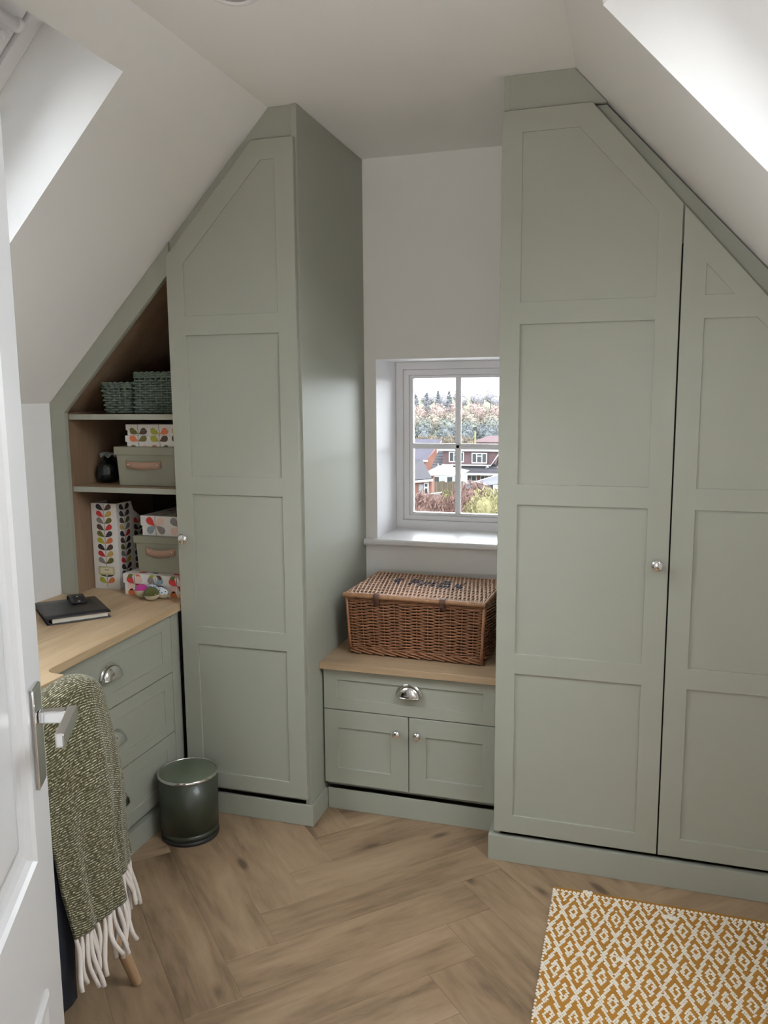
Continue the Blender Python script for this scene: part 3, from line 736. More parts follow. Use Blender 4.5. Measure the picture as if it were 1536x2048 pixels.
basket('small green woven rope basket on the top shelf', -1.7345, 2.515, 1.3935, .047, .056, .050, .105, 18)
basket('large green woven rope basket at the right of the top shelf', -1.582, 2.555, 1.3935, .085, .0845, .088, .139, 30)

# ------------------------------------------------------------------ stuffed fabric birds
CREAM = mat('cream_linen', srgb(196, 186, 160), .8)
def bird(label, c, r, rz, mtop, tail=None):
    root = thing('fabric_bird', label, 'ornament', (c[0], c[1], ZD), 0)
    R = Matrix.Rotation(rz, 3, 'Z'); mb = MB()
    def f(sgn):
        def g(u, v):
            t = v * PI / 2; a = u * 2 * PI
            p = Vector((r[0] * math.sin(t + (0 if sgn > 0 else 0)) * math.cos(a) * (1.0 + .12 * math.cos(a)), r[1] * math.sin(t) * math.sin(a), r[2] * math.cos(t) * sgn))
            q = R @ (Matrix.Rotation(.25, 3, 'X') @ p); return (c[0] + q.x, c[1] + q.y, ZD + r[2] * 1.02 + q.z)
        return g
    mb.grid(f(1), 28, 10); mb.build('back', mtop, root)
    mb = MB(); mb.grid(f(-1), 28, 10); mb.build('belly', CREAM, root)
    pe = R @ Vector((r[0] * .75, -r[1] * .62, r[2] * .0)); MB().ellipsoid((c[0] + pe.x, c[1] + pe.y, ZD + r[2] * .95), (.0035,) * 3, 10, 8).build('eye', CHROME, root)
    if tail:
        d = R @ Vector((-.9, 0.3, .4)); tb = MB(); b0 = Vector((c[0], c[1], ZD + r[2] * 1.1)) + R @ Vector((-r[0] * .7, r[1] * .3, 0))
        tb.grid(lambda u, v: tuple(b0 + d * .042 * v + (R @ Vector((0, 1, 0))) * (u - .5) * (.018 + .022 * v) + Vector((0, 0, .008 * math.sin(u * PI)))), 8, 6)
        tb.build('tail', tail, root, solid=.004)
FLORAL = None
M_, t_, N__, L__, b_ = nt('blue_floral_cotton')
vo = N__.new('ShaderNodeTexVoronoi'); vo.inputs['Scale'].default_value = 130; cr_ = N__.new('ShaderNodeValToRGB'); cr_.color_ramp.interpolation = 'CONSTANT'
cr_.color_ramp.elements[0].color = srgb(70, 110, 160); cr_.color_ramp.elements[1].position = .35; cr_.color_ramp.elements[1].color = srgb(215, 222, 226)
tc_ = N__.new('ShaderNodeTexCoord'); L__.new(tc_.outputs['Object'], vo.inputs['Vector']); L__.new(vo.outputs['Distance'], cr_.inputs[0]); L__.new(cr_.outputs[0], b_.inputs['Base Color']); b_.inputs['Roughness'].default_value = .8
FLORAL = M_
bird('small fabric bird with magenta back on the desk', (-1.648, 2.434), (.0235, .021, .0245), math.radians(200), mat('magenta_felt', srgb(176, 40, 130), .8, sheen=.3))
bird('small fabric bird with olive back and metal eye on the desk', (-1.596, 2.408), (.0275, .022, .0245), math.radians(15), mat('olive_felt', srgb(78, 80, 30), .85, var=.3, vscale=150, sheen=.3), None)
bird('small pale blue floral fabric bird behind the olive one', (-1.570, 2.436), (.026, .014, .022), math.radians(-10), FLORAL, FLORAL)

# ------------------------------------------------------------------ leather organizer
og = thing('organizer', 'black leather ring organizer with a popper strap lying on the desk', 'organizer', (-1.752, 2.189, ZD + .0005), math.radians(48.5))
BL = mat('black_leather', (0.016, 0.016, 0.018, 1), .38, bump=.25, bscale=500, bdist=.0005)
PG = mat('page_edges', srgb(222, 216, 202), .8)
ow, od = .195, .236
MB().box((-ow / 2, -od / 2, 0), (ow / 2, od / 2, .003)).build('back_cover', BL, og, bevel=.0012, world=False)
pg = MB().box((-ow / 2 + .018, -od / 2 + .008, .0035), (ow / 2 - .008, od / 2 - .008, .0185))
pg.build('pages', PG, og, world=False)
sp2 = MB(); sp2.grid(lambda u, v: (-ow / 2 + .006 - .010 * math.sin(PI * u) + .006, od * (v - .5), .0015 + .0205 * u), 10, 1); sp2.build('spine', BL, og, world=False, solid=.003)
fc = MB(); fc.grid(lambda u, v: (-ow / 2 + ow * u, -od / 2 + od * v, .0225 - .002 * u + .001 * math.sin(PI * v)), 8, 6); fc.build('front_cover', BL, og, world=False, solid=.003)
sb = MB()
pth = [(.119, .004), (.1245, .016), (.119, .032), (.098, .040), (.07, .037), (.045, .030), (.024, .0275)]
sb.grid(lambda u, v: (.030 + .048 * (u - .5), pth[round(v * 6)][0], pth[round(v * 6)][1]), 4, 6); so = sb.build('strap', BL, og, world=False, solid=.003)
for y, z in ((.034, .0295), (.066, .0385)): MB().ellipsoid((.030, y, z), (.0048, .0048, .0022), 12, 6).build('popper', CHROME, so, world=False)

# ------------------------------------------------------------------ waste bin
bn = thing('waste_bin', 'round dark green metal bin with chrome rim between drawers and wardrobe', 'bin', (-1.383, 2.250, 0))
GB = mat('dark_green_enamel', (0.034, 0.041, 0.026, 1), .4, coat=.2)
bc = (-1.383, 2.250, 0)
MB().lathe([(.089, .0145), (.0935, .0145), (.0935, .030), (.0905, .0312), (.0905, .0340), (.0945, .0355), (.0965, .212), (.09, .212)], 56, bc).build('body', GB, bn)
MB().lathe([(.085, .0005), (.0945, .0005), (.0955, .003), (.0955, .013), (.09, .0145)], 56, bc).build('base_ring', mat('black_plastic', (.015, .015, .015, 1), .5), bn)
MB().lathe([(.094, .2122), (.0982, .213), (.0992, .217), (.098, .221), (.0955, .2225), (.0935, .2215), (.093, .219), (.0929, .2125)], 56, bc).build('rim', CHROME, bn)
MB().lathe([(.092, .214), (.092, .2205), (.088, .2222), (.05, .2245), (.001, .2255)], 56, bc).build('lid', mat('green_enamel_lid', (0.105, 0.125, 0.085, 1), .3, coat=.3), bn)

# ------------------------------------------------------------------ chair with throw
OLEG = wood('chair_leg_oak', (0.36, 0.23, 0.13, 1), (0.46, 0.31, 0.18, 1), (0.54, 0.39, 0.25, 1), (14, 14, 2), .5, False)
CHF = mat('charcoal_chair_fabric', (0.020, 0.021, 0.026, 1), .85)
ch = thing('desk_chair', 'dark upholstered chair on splayed oak legs at the desk under a green throw', 'chair', (-1.36, 1.34, 0))
for (tx, ty, fx_, fy_) in ((-1.205, 1.475, -1.143, 1.580), (-1.205, 1.225, -1.143, 1.120), (-1.50, 1.475, -1.560, 1.580), (-1.50, 1.225, -1.56, 1.12)):
    MB().tube([(tx, ty, .405), ((tx + fx_) / 2, (ty + fy_) / 2, .205), (fx_, fy_, .004), (fx_, fy_, .001)], [.020, .0165, .0125, .011], 16).build('leg', OLEG, ch)
se = MB()
def superq(cx, cy, cz, a, b, c, e=.35, nu=36, nv=16):
    mb = MB(); pw = lambda v, k: math.copysign(abs(v) ** k, v)
    mb.grid(lambda u, v: (cx + a * pw(math.cos(PI * (v - .5)), e) * pw(math.cos(2 * PI * u), e), cy + b * pw(math.cos(PI * (v - .5)), e) * pw(math.sin(2 * PI * u), e), cz + c * pw(math.sin(PI * (v - .5)), e)), nu, nv); return mb
superq(-1.36, 1.345, .43, .215, .21, .035, .4).build('seat', CHF, ch)
bk = MB()
def backf(u, v):
    yy = 1.345 + .155 * (2 * u - 1) * (1 if v < .6 else math.sqrt(max(0, 1 - ((v - .6) / .4) ** 2 * .45))); bow = .05 * (2 * u - 1) ** 2
    return (-1.135 - bow - .02 * (1 - v), yy, .44 + .385 * v - .03 * (2 * u - 1) ** 4 * v)
bk.grid(backf, 20, 14); bk.build('backrest', CHF, ch, solid=.022)
# navy garment hanging over the back, beside the throw
ng = MB()
def navf(u, v):
    t = min(1, max(0, (v - .25) / .3)); t = t * t * (3 - 2 * t)
    y = 1.08 + (.165 + .083 * t) * u + .008 * math.sin(v * 5); x = -1.165 + .062 * t + .008 * math.sin(u * 9 + v * 2) + .003 * math.sin(u * 23)
    return (x, y, .745 - .57 * v - .008 * math.sin(u * 7))
ng.grid(navf, 24, 30)
no = ng.build('garment', mat('navy_cloth', (0.009, 0.012, 0.022, 1), .9), None, solid=.006)
tag(no, 'dark navy cloth hanging over the chair back between door and throw', 'cloth')
rt = MB().box((-1.089, 1.262, .555), (-1.087, 1.278, .575)); rt.build('tag', mat('red_tag', srgb(150, 30, 50), .7), no)

# throw
def lerp(a, b, t): return a + (b - a) * t
def poly_at(P, s):
    s *= len(P) - 1; i = min(int(s), len(P) - 2); t = s - i
    t_ = t
    p = [P[max(i - 1, 0)], P[i], P[i + 1], P[min(i + 2, len(P) - 1)]]
    return [0.5 * (2 * p[1][k] + (p[2][k] - p[0][k]) * t + (2 * p[0][k] - 5 * p[1][k] + 4 * p[2][k] - p[3][k]) * t * t + (3 * p[1][k] - p[0][k] - 3 * p[2][k] + p[3][k]) * t ** 3) for k in range(len(p[0]))]
# columns across the throw: ridge x,y,z ; hem x,y,z ; inner hem z
COLS = [((-1.125, 1.215, .805), (-1.075, 1.275, .345)), ((-1.118, 1.265, .818), (-1.062, 1.325, .342)), ((-1.110, 1.33, .842), (-1.058, 1.375, .340)), ((-1.106, 1.39, .853), (-1.062, 1.422, .342)), ((-1.110, 1.432, .848), (-1.088, 1.450, .348)), ((-1.120, 1.468, .826), (-1.115, 1.497, .350)), ((-1.133, 1.500, .785), (-1.130, 1.545, .350)), ((-1.148, 1.528, .715), (-1.138, 1.588, .352))]
flat = [list(a) + list(b) for a, b in COLS]
def throwf(u, v):
    c = poly_at(flat, u); r = Vector(c[:3]); h = Vector(c[3:])
    if v < .22:   # inner side, hanging down over the front of the backrest
        t = v / .22; return tuple(Vector((r.x - .060 - .02 * (1 - t), r.y, r.z - .014 - .30 * (1 - t))))
    if v < .36:
        t = (v - .22) / .14; a = PI * t
        return tuple(Vector((r.x - .030 - .030 * math.cos(a), r.y, r.z - .014 + .014 * math.sin(a))).lerp(Vector((r.x, r.y, r.z - .012)), t * 0))
    t = (v - .36) / .64
    s = Vector((r.x, r.y, r.z - .014)); p = s.lerp(h, t)
    out = .012 * math.sin(PI * min(1, t * 1.3)) * (1 - t * .3)
    fold = .007 * math.sin(u * 17 + .8) * t + .003 * math.sin(u * 41 + t * 3) * t
    return tuple(p + Vector((.9, .44, 0)) * (out + fold))
tw = MB(); NU, NV = 60, 90
tw.grid(throwf, NU, NV)
M2, t2, N2, L2, b2 = nt('olive_tweed')
uvn = N2.new('ShaderNodeUVMap'); uvn.uv_map = 'UVMap'
def mathn(op, a, b=None):
    n_ = N2.new('ShaderNodeMath'); n_.operation = op
    for i, q in enumerate((a, b)):
        if q is None: continue
        if isinstance(q, (int, float)): n_.inputs[i].default_value = q
        else: L2.new(q, n_.inputs[i])
    return n_.outputs[0]
mp2 = N2.new('ShaderNodeMapping'); mp2.inputs['Rotation'].default_value = (0, 0, math.radians(-28)); mp2.inputs['Scale'].default_value = (150, 330, 1); L2.new(uvn.outputs[0], mp2.inputs[0])
nz = N2.new('ShaderNodeTexNoise'); nz.inputs['Scale'].default_value = 1.0; nz.inputs['Detail'].default_value = 2; nz.inputs['Distortion'].default_value = .4; L2.new(mp2.outputs[0], nz.inputs['Vector'])
sepx = N2.new('ShaderNodeSeparateXYZ'); L2.new(mp2.outputs[0], sepx.inputs[0])
wv = mathn('SINE', mathn('MULTIPLY', sepx.outputs[1], 3.1))
tot = mathn('ADD', mathn('MULTIPLY', wv, .13), nz.outputs['Fac'])
rp = N2.new('ShaderNodeValToRGB'); e_ = rp.color_ramp.elements
e_[0].position = .42; e_[0].color = srgb(54, 50, 26); e_[1].position = .75; e_[1].color = srgb(208, 204, 176); k_ = e_.new(.56); k_.color = srgb(90, 84, 50)
L2.new(tot, rp.inputs[0]); L2.new(rp.outputs[0], b2.inputs['Base Color']); b2.inputs['Roughness'].default_value = .95; b2.inputs['Sheen Weight'].default_value = .15
bpn = N2.new('ShaderNodeBump'); bpn.inputs['Strength'].default_value = .6; bpn.inputs['Distance'].default_value = .003; L2.new(tot, bpn.inputs['Height']); L2.new(bpn.outputs[0], b2.inputs['Normal'])
to = tw.build('throw_blanket', M2, None, recalc=False, solid=.007)
uvl = to.data.uv_layers.new(name='UVMap')
for poly in to.data.polygons:
    for li in poly.loop_indices:
        vi = to.data.loops[li].vertex_index; uvl.data[li].uv = ((vi % (NU + 1)) / NU * .36, (vi // (NU + 1)) / NV * .95)
tag(to, 'olive and cream woven throw with white fringe draped over the chair back', 'throw')
FR = mat('cream_wool', srgb(214, 206, 198), .95, sheen=.3)
for k in range(30):
    u = (k + .5) / 30; p = Vector(throwf(u, 1.0)) + Vector((0, 0, .004)); L0 = random.uniform(.10, .145); sw = random.uniform(-.02, .02); sw2 = random.uniform(-.012, .016); pts = []
    for j in range(9):
        t = j / 8; pts.append(p + Vector((.010 * t + sw2 * t * t, sw * t * t + .006 * math.sin(t * 5 + k), -L0 * t)))
    MB().tube(pts, [.0030 + .0018 * math.sin(min(1, q / 3) * PI / 2) + random.uniform(-.0003, .0006) for q in range(9)], 7).build('tassel', FR, to)['label'] = 'cream wool tassel'

# ------------------------------------------------------------------ rug
RX0, RX1, RY0, RY1 = -.186, .62, 1.24, 2.276
MUST = mat('mustard_cotton', srgb(163, 112, 36), .9, var=.12, vscale=90, bump=.6, bscale=700, bdist=.001)
rg = thing('woven_rug', 'mustard and white rug woven with rows of diamonds on the floor', 'rug', ((RX0 + RX1) / 2, (RY0 + RY1) / 2, 0))
bs = MB(); NXr = 160
edge = lambda y: .0022 * math.sin(y * 420)
bs.box((RX0 + .002, RY0, .0006), (RX1, RY1, .0065)); bs.build('base', MUST, rg, bevel=.002)
PX, PY = .0577, .163
lv_, lf_ = [], []
sphv = []; nu_, nv_ = 6, 4
def lump(x, y, rx, ry, rz):
    o = len(lv_)
    lv_.append((x, y, .0062 + rz))
    for i in (1, 2):
        t = PI / 2 * i / 2
        for j in range(7):
            a = 2 * PI * j / 7; lv_.append((x + rx * math.sin(t) * math.cos(a), y + ry * math.sin(t) * math.sin(a), .0062 + rz * math.cos(t)))
    for j in range(7):
        j2 = (j + 1) % 7; lf_.append((o, o + 1 + j, o + 1 + j2)); lf_.append((o + 1 + j, o + 8 + j, o + 8 + j2, o + 1 + j2))
py_, px_ = .0058, .0066
ny_ = int((RY1 - RY0 - .014) / py_)
for iy in range(ny_):
    y = RY1 - .016 - iy * py_
    if iy == 0:
        k = 0; x = RX0 + .005
        while x < RX1 - .004: lump(x, y, .0050, .0033, .0042); x += .0115
        continue
    xs = np.arange(RX0 + .004 + (iy % 2) * px_ / 2, RX1 - .003, px_)
    for x in xs:
        u = (x + .119) / PX; v = (y - 2.166) / PY
        # diamonds centred on the lattice (i, j) and (i+.5, j+.5)
        d = min(abs(u - round(u)) + abs(v - round(v)), abs(u - .5 - round(u - .5)) + abs(v - .5 - round(v - .5)))
        d *= 2
        e_b = (x - RX0) < .006 and iy % 3 != 0
        if d > .84 or .2 < d < .46 or e_b:
            lump(x + random.uniform(-.0005, .0005), y + random.uniform(-.0004, .0004), .0036 + random.uniform(-.0004, .0004), .0027, .0042 + random.uniform(-.0006, .0008))
# a few pulled loops
for x, y, s in ((-.095, 2.270, 1.0), (.127, 2.215, 1.3), (.005, 2.00, 1.0)):
    for q in range(4): lump(x + .006 * q * s, y + .003 * math.sin(q * 2.2), .006 * s, .0048 * s, .007 * s)
me = bpy.data.meshes.new('stitches'); me.from_pydata(lv_, [], lf_); me.polygons.foreach_set('use_smooth', [True] * len(lf_)); me.materials.append(mat('white_cotton', srgb(226, 220, 208), .9))
so_ = bpy.data.objects.new('stitches', me); COL.objects.link(so_); so_.parent = rg; so_.location = -rg.location; so_['kind'] = 'stuff'

# ------------------------------------------------------------------ ceiling downlight
cl = thing('ceiling_light', 'round white recessed light in the flat part of the ceiling', 'light', (-.868, 1.735, ZC))
MB().lathe([(.040, .0), (.056, 0), (.058, -.002), (.056, -.0055), (.048, -.008), (.041, -.006), (.040, -.002)][::-1], 48, (-.868, 1.735, ZC - .0005)).build('bezel', GLOSSW, cl)
MB().lathe([(.0395, -.004), (.0395, -.001), (.001, -.001)][::-1], 40, (-.868, 1.735, ZC - .0005)).build('lens', mat('frosted_lens', (.7, .7, .7, 1), .3), cl)

# ------------------------------------------------------------------ outside the gable window
def om(name, c, rough=.9, var=.25, vs=1.0): return mat(name, (*c, 1), rough, var=var, vscale=vs, spec=.2)
O_SLATE = om('grey_roof_tile', (.024, .0225, .026)); O_PURP = om('purple_grey_roof_tile', (.034, .031, .042)); O_BRICK = om('orange_brick', (.11, .050, .036)); O_MAR = om('maroon_hung_tile', (.052, .032, .034), var=.35, vs=2)
O_WHITE = om('white_fascia', (.24, .24, .24), .6, .03); O_GLASS = mat('far_window_glass', (.018, .020, .022, 1), .15); O_FENCE = om('weathered_fence_board', (.052, .041, .028)); O_CONS = mat('conservatory_glazing', (.13, .14, .14, 1), .5)
O_GRASS = om('far_grass', (.045, .05, .022), vs=.3)
gd = MB().add([(-160, 3.5, -3.0), (120, 3.5, -3.0), (120, 22, -4.3), (-160, 22, -4.3), (120, 80, -8.4), (-160, 80, -8.4), (140, 135, -9.5), (-200, 135, -9.5), (160, 300, 1.0), (-240, 300, 1.0)], [(0, 1, 2, 3), (3, 2, 4, 5), (5, 4, 6, 7), (7, 6, 8, 9)])
gd.mi[0] = 1  # near strip out of view, added pale to bounce daylight up into the reveal
struct(gd.build('ground_outside', [O_GRASS, om('pale_bounce_strip', (.34, .33, .32), vs=.8)]))
def win(parent, x0, z0, x1, z1, y, bars=(.33, .67), top=True):
    f = MB().box((x0, y - .06, z0), (x1, y + .03, z1)).build('window', O_WHITE, parent)
    xs = [x0 + .1] + [x0 + (x1 - x0) * b for b in bars] + [x1 - .1]
    for i in range(len(xs) - 1):
        a, b = xs[i] + (.05 if i else 0), xs[i + 1] - (.05 if i < len(xs) - 2 else 0)
        zt = z1 - .1
        if top and 0 < i < len(xs) - 2:
            MB().box((a, y - .075, zt - .17), (b, y - .055, zt)).build('pane', O_GLASS, f); zt -= .27
        MB().box((a, y - .075, z0 + .12), (b, y - .055, zt)).build('pane', O_GLASS, f)
    return f
# bungalow with a wide flat roofed dormer
Y = 78
bg_ = thing('bungalow', 'brick bungalow with maroon tiled flat roofed dormer seen through the window', 'house', (-15.5, Y, -8.3))
MB().box((-19.2, Y + 1.6, -8.3), (-12.2, Y + 9, -6.2)).build('wall', O_BRICK, bg_)
def roof_slab(name, m, parent, x0, x1, y0, z0, y1, z1, th=.15, tilt0=0, tilt1=0):
    return MB().add([(x0, y0, z0), (x1, y0, z0), (x1 + tilt1, y1, z1), (x0 + tilt0, y1, z1), (x0, y0, z0 - th), (x1, y0, z0 - th), (x1 + tilt1, y1, z1 - th), (x0 + tilt0, y1, z1 - th)], [(0, 1, 2, 3), (7, 6, 5, 4), (0, 4, 5, 1), (1, 5, 6, 2), (2, 6, 7, 3), (3, 7, 4, 0)]).build(name, m, parent)
rs = roof_slab('roof', O_SLATE, bg_, -19.4, -12.0, Y + .3, -6.15, Y + 5, -3.9)
for i in range(9):
    t = (i + .5) / 9; MB().box((-19.4, Y + .3 + 4.7 * t, -6.15 + 2.25 * t - .01), (-12.0, Y + .34 + 4.7 * t, -6.15 + 2.25 * t + .05)).build('tile_course', O_SLATE, rs)
MB().box((-19.4, Y + .15, -6.32), (-12.0, Y + .3, -6.14)).build('fascia', O_WHITE, bg_)
MB().add([(-13.05, Y + .28, -6.3), (-11.9, Y + .28, -6.3), (-11.9, Y + 4.6, -3.6), (-12.2, Y + 4.6, -3.6), (-13.05, Y + .28, -8), (-11.9, Y + .28, -8)], [(0, 1, 2, 3), (0, 4, 5, 1)]).build('gable', O_BRICK, bg_)
MB().box((-18.25, Y + 1.3, -5.35), (-13.0, Y + 6, -3.9)).build('dormer_wall', O_MAR, bg_)
MB().box((-18.6, Y + 1.05, -4.06), (-12.5, Y + 6.2, -3.86)).build('dormer_fascia', O_WHITE, bg_)
MB().box((-18.6, Y + 1.0, -3.85), (-12.5, Y + 6.4, -3.72)).build('dormer_roof', O_WHITE, bg_)
gt = MB().box((-18.3, Y + 1.1, -5.50), (-13.4, Y + 1.28, -5.38)); gt.tube([(-13.4, Y + 1.2, -5.45), (-12.55, Y + 1.2, -4.15)], .05, 6); gt.tube([(-13.9, Y + 1.1, -5.45), (-13.6, Y + 1.1, -5.62), (-13.9, Y + 1.1, -5.7)], .06, 6); gt.build('gutter', O_WHITE, bg_)
win(bg_, -17.62, -5.18, -16.1, -4.14, Y + 1.3); win(bg_, -15.33, -5.26, -13.8, -4.22, Y + 1.3)
MB().tube([(-13.72, Y + 1.2, -5.5), (-13.72, Y + 1.2, -4.0)], .045, 6).build('down_pipe', O_MAR, bg_)
win(bg_, -15.9, -7.1, -14.85, -6.45, Y + 1.6, (.5,), False); win(bg_, -14.5, -7.1, -13.6, -6.45, Y + 1.6, (.5,), False)
# conservatory
Y = 70
cv = thing('conservatory', 'white conservatory with lantern roof in front of the bungalow', 'conservatory', (-16.2, Y, -7.6))
MB().add([(-17.75, Y, -5.42), (-14.35, Y, -5.50), (-14.35, Y + 3.2, -5.4), (-17.75, Y + 3.2, -5.4), (-16.85, Y + 1.5, -4.93), (-15.6, Y + 1.5, -4.93)], [(0, 1, 5, 4), (1, 2, 5), (2, 3, 4, 5), (3, 0, 4)]).build('roof', O_CONS, cv)
ln_ = MB(); ln_.box((-16.9, Y + 1.4, -4.98), (-15.55, Y + 1.6, -4.86))
for x in (-16.88, -15.58): ln_.tube([(x, Y + 1.5, -4.9), (x, Y + 1.5, -4.66)], [.06, .015], 6)
for x0_, x1_ in ((-17.75, -16.85), (-16.9, -16.6), (-16.05, -16.2), (-15.3, -15.85), (-14.4, -15.6)): ln_.tube([(x0_, Y - .01, -5.42), (x1_, Y + 1.48, -4.92)], .03, 5)
ln_.build('ridge', O_WHITE, cv)
MB().box((-17.8, Y - .08, -5.6), (-14.3, Y + .05, -5.42)).build('gutter', O_WHITE, cv)
fw = MB().box((-17.6, Y, -7.6), (-14.5, Y + 3, -5.6)).build('frame', O_WHITE, cv)
for i in range(5): MB().box((-17.5 + i * .6, Y - .03, -6.25), (-17.05 + i * .6, Y - .005, -5.72)).build('pane', O_GLASS if i % 2 else O_CONS, fw)
# brick house at the left
Y = 95
lh = thing('house', 'orange brick house with purple grey tiled roof at the far left', 'house', (-24.5, Y, -9))
roof_slab('roof', O_PURP, lh, -29, -23.75, Y, -6.3, Y + 4, -4.0, .15, 0, .9)
MB().box((-29, Y - .1, -6.5), (-23.7, Y + .02, -6.3)).build('fascia', O_WHITE, lh)
MB().box((-29, Y + .4, -9), (-24.0, Y + 6, -6.4)).build('wall', O_BRICK, lh)
MB().add([(-24.05, Y, -6.5), (-22.1, Y + .5, -5.9), (-22.15, Y + .5, -4.2), (-22.85, Y + 3.9, -4.0), (-24.05, Y, -9), (-22.1, Y + .5, -9)], [(0, 1, 2, 3), (0, 4, 5, 1)]).build('gable', O_BRICK, lh)
MB().box((-22.5, Y - .4, -5.45), (-22.15, Y - .2, -4.4)).build('bargeboard', O_WHITE, lh)
ce = MB().box((-24.75, Y - .6, -7.35), (-24.35, Y - .2, -6.6)).build('chimney', om('buff_render', (.11, .075, .04)), lh)
# near garage at the left
Y = 46
ga = thing('garage', 'brick garage with grey tiled roof and white door beyond the hedge', 'garage', (-12.3, Y, -6))
r_ = MB().add([(-14.6, Y - .3, -3.75), (-11.15, Y - .3, -3.38), (-12.35, Y + 2.2, -2.5), (-14.9, Y + 2.2, -2.5)], [(0, 1, 2, 3)]).build('roof', O_SLATE, ga, solid=.06)
for i in range(7):
    t = (i + .4) / 7; a = Vector((-14.6, Y - .3, -3.75)).lerp(Vector((-14.9, Y + 2.2, -2.5)), t); b = Vector((-11.15, Y - .3, -3.38)).lerp(Vector((-12.35, Y + 2.2, -2.5)), t)
    MB().tube([a, b], .028, 5).build('tile_course', O_SLATE, r_)
MB().add([(-14.6, Y - .34, -3.88), (-11.13, Y - .34, -3.50), (-11.13, Y - .34, -3.37), (-14.6, Y - .34, -3.75), (-14.6, Y - .2, -3.88), (-11.13, Y - .2, -3.50), (-11.13, Y - .2, -3.37), (-14.6, Y - .2, -3.75)], [(0, 1, 2, 3), (4, 7, 6, 5), (3, 2, 6, 7), (0, 4, 5, 1), (1, 5, 6, 2)]).build('fascia', O_WHITE, ga)
MB().add([(-14.5, Y, -6), (-11.25, Y, -6), (-11.25, Y, -3.5), (-14.5, Y, -3.8), (-14.5, Y + .9, -6), (-11.3, Y + .9, -6), (-11.3, Y + .9, -3.3), (-14.5, Y + .9, -3.5)], [(0, 1, 2, 3), (1, 5, 6, 2), (4, 7, 6, 5)]).build('wall', O_BRICK, ga)
MB().box((-12.02, Y - .06, -5.2), (-11.74, Y, -3.72)).build('door', om('pale_door', (.12, .125, .13), .6), ga)
f_ = MB().box((-11.70, Y - .08, -4.7), (-11.42, Y, -3.6)).build('window', O_WHITE, ga); MB().box((-11.63, Y - .1, -4.25), (-11.49, Y - .07, -3.95)).build('pane', O_GLASS, f_); MB().box((-11.63, Y - .1, -3.85), (-11.49, Y - .07, -3.68)).build('pane', O_GLASS, f_)
# shed at the right
Y = 50
sh_ = thing('outbuilding', 'pale grey roofed outbuilding with white gable boards behind the yellow bush', 'shed', (-9, Y, -6))
MB().add([(-10.1, Y, -6), (-8.7, Y, -6), (-8.7, Y, -4.1), (-9.34, Y, -3.95), (-10.1, Y, -4.08), (-6.9, Y + 3, -6), (-6.9, Y + 3, -4.0)], [(0, 1, 2, 3, 4), (1, 5, 6, 2)]).build('wall', om('pale_render', (.10, .098, .115)), sh_)
MB().add([(-9.34, Y - .15, -3.91), (-8.62, Y - .15, -4.12), (-6.6, Y + 3, -4.0), (-7.6, Y + 3, -3.5)], [(0, 1, 2, 3)]).build('roof', om('pale_grey_roof', (.058, .058, .066)), sh_, solid=.05)
bb = MB(); bb.tube([(-10.2, Y - .16, -4.08), (-9.34, Y - .16, -3.91), (-8.62, Y - .16, -4.13)], .035, 5); bb.tube([(-9.34, Y - .15, -3.9), (-7.9, Y + 2.6, -3.56)], .03, 5); bb.build('bargeboard', O_WHITE, sh_)
MB().box((-8.35, Y + .2, -4.9), (-7.9, Y + .6, -4.15)).build('door', O_WHITE, sh_)
# fences
fe = thing('garden_fence', 'brown boarded garden fence between the garage and the outbuilding', 'fence', (-13, 58, -6.5))
for i in range(13): MB().box((-14.4 + i * .2, 58 + .02 * (i % 2), -6.4), (-14.21 + i * .2, 58.04 + .02 * (i % 2), -4.84 + .05 * math.sin(i * 1.7))).build('board', O_FENCE, fe)
f2 = thing('low_wall', 'low pale wall with a white rail behind the reddish hedge', 'wall', (-11, 44, -5.5))
MB().box((-13.2, 44, -5.4), (-10.3, 44.15, -4.05)).build('panel', om('pinkish_wall', (.09, .065, .062)), f2); MB().tube([(-11.2, 43.9, -4.08), (-10.15, 43.9, -3.92)], .035, 6).build('rail', O_WHITE, f2)
# distant roof and telegraph pole
ro = thing('house', 'distant house with maroon hipped roof right of the glazing bar', 'house', (-22.5, 130, -9))
MB().add([(-25.2, 130, -6.25), (-18, 130, -6.25), (-19, 133, -5.35), (-22.9, 133, -5.35)], [(0, 1, 2, 3)]).build('roof', O_MAR, ro, solid=.15); MB().box((-24.8, 130.4, -9.5), (-18.4, 133, -6.3)).build('wall', O_BRICK, ro)
po = thing('telegraph_pole', 'yellowish telegraph pole before the wooded hill', 'pole', (-18.9, 100, -9))
MB().tube([(-18.95, 100, -9), (-18.9, 100, -2.4)], [.14, .10], 8).build('post', om('yellowed_timber', (.10, .095, .045)), po); MB().box((-19.15, 99.9, -2.95), (-18.7, 100.05, -2.5)).build('transformer', O_SLATE, po)
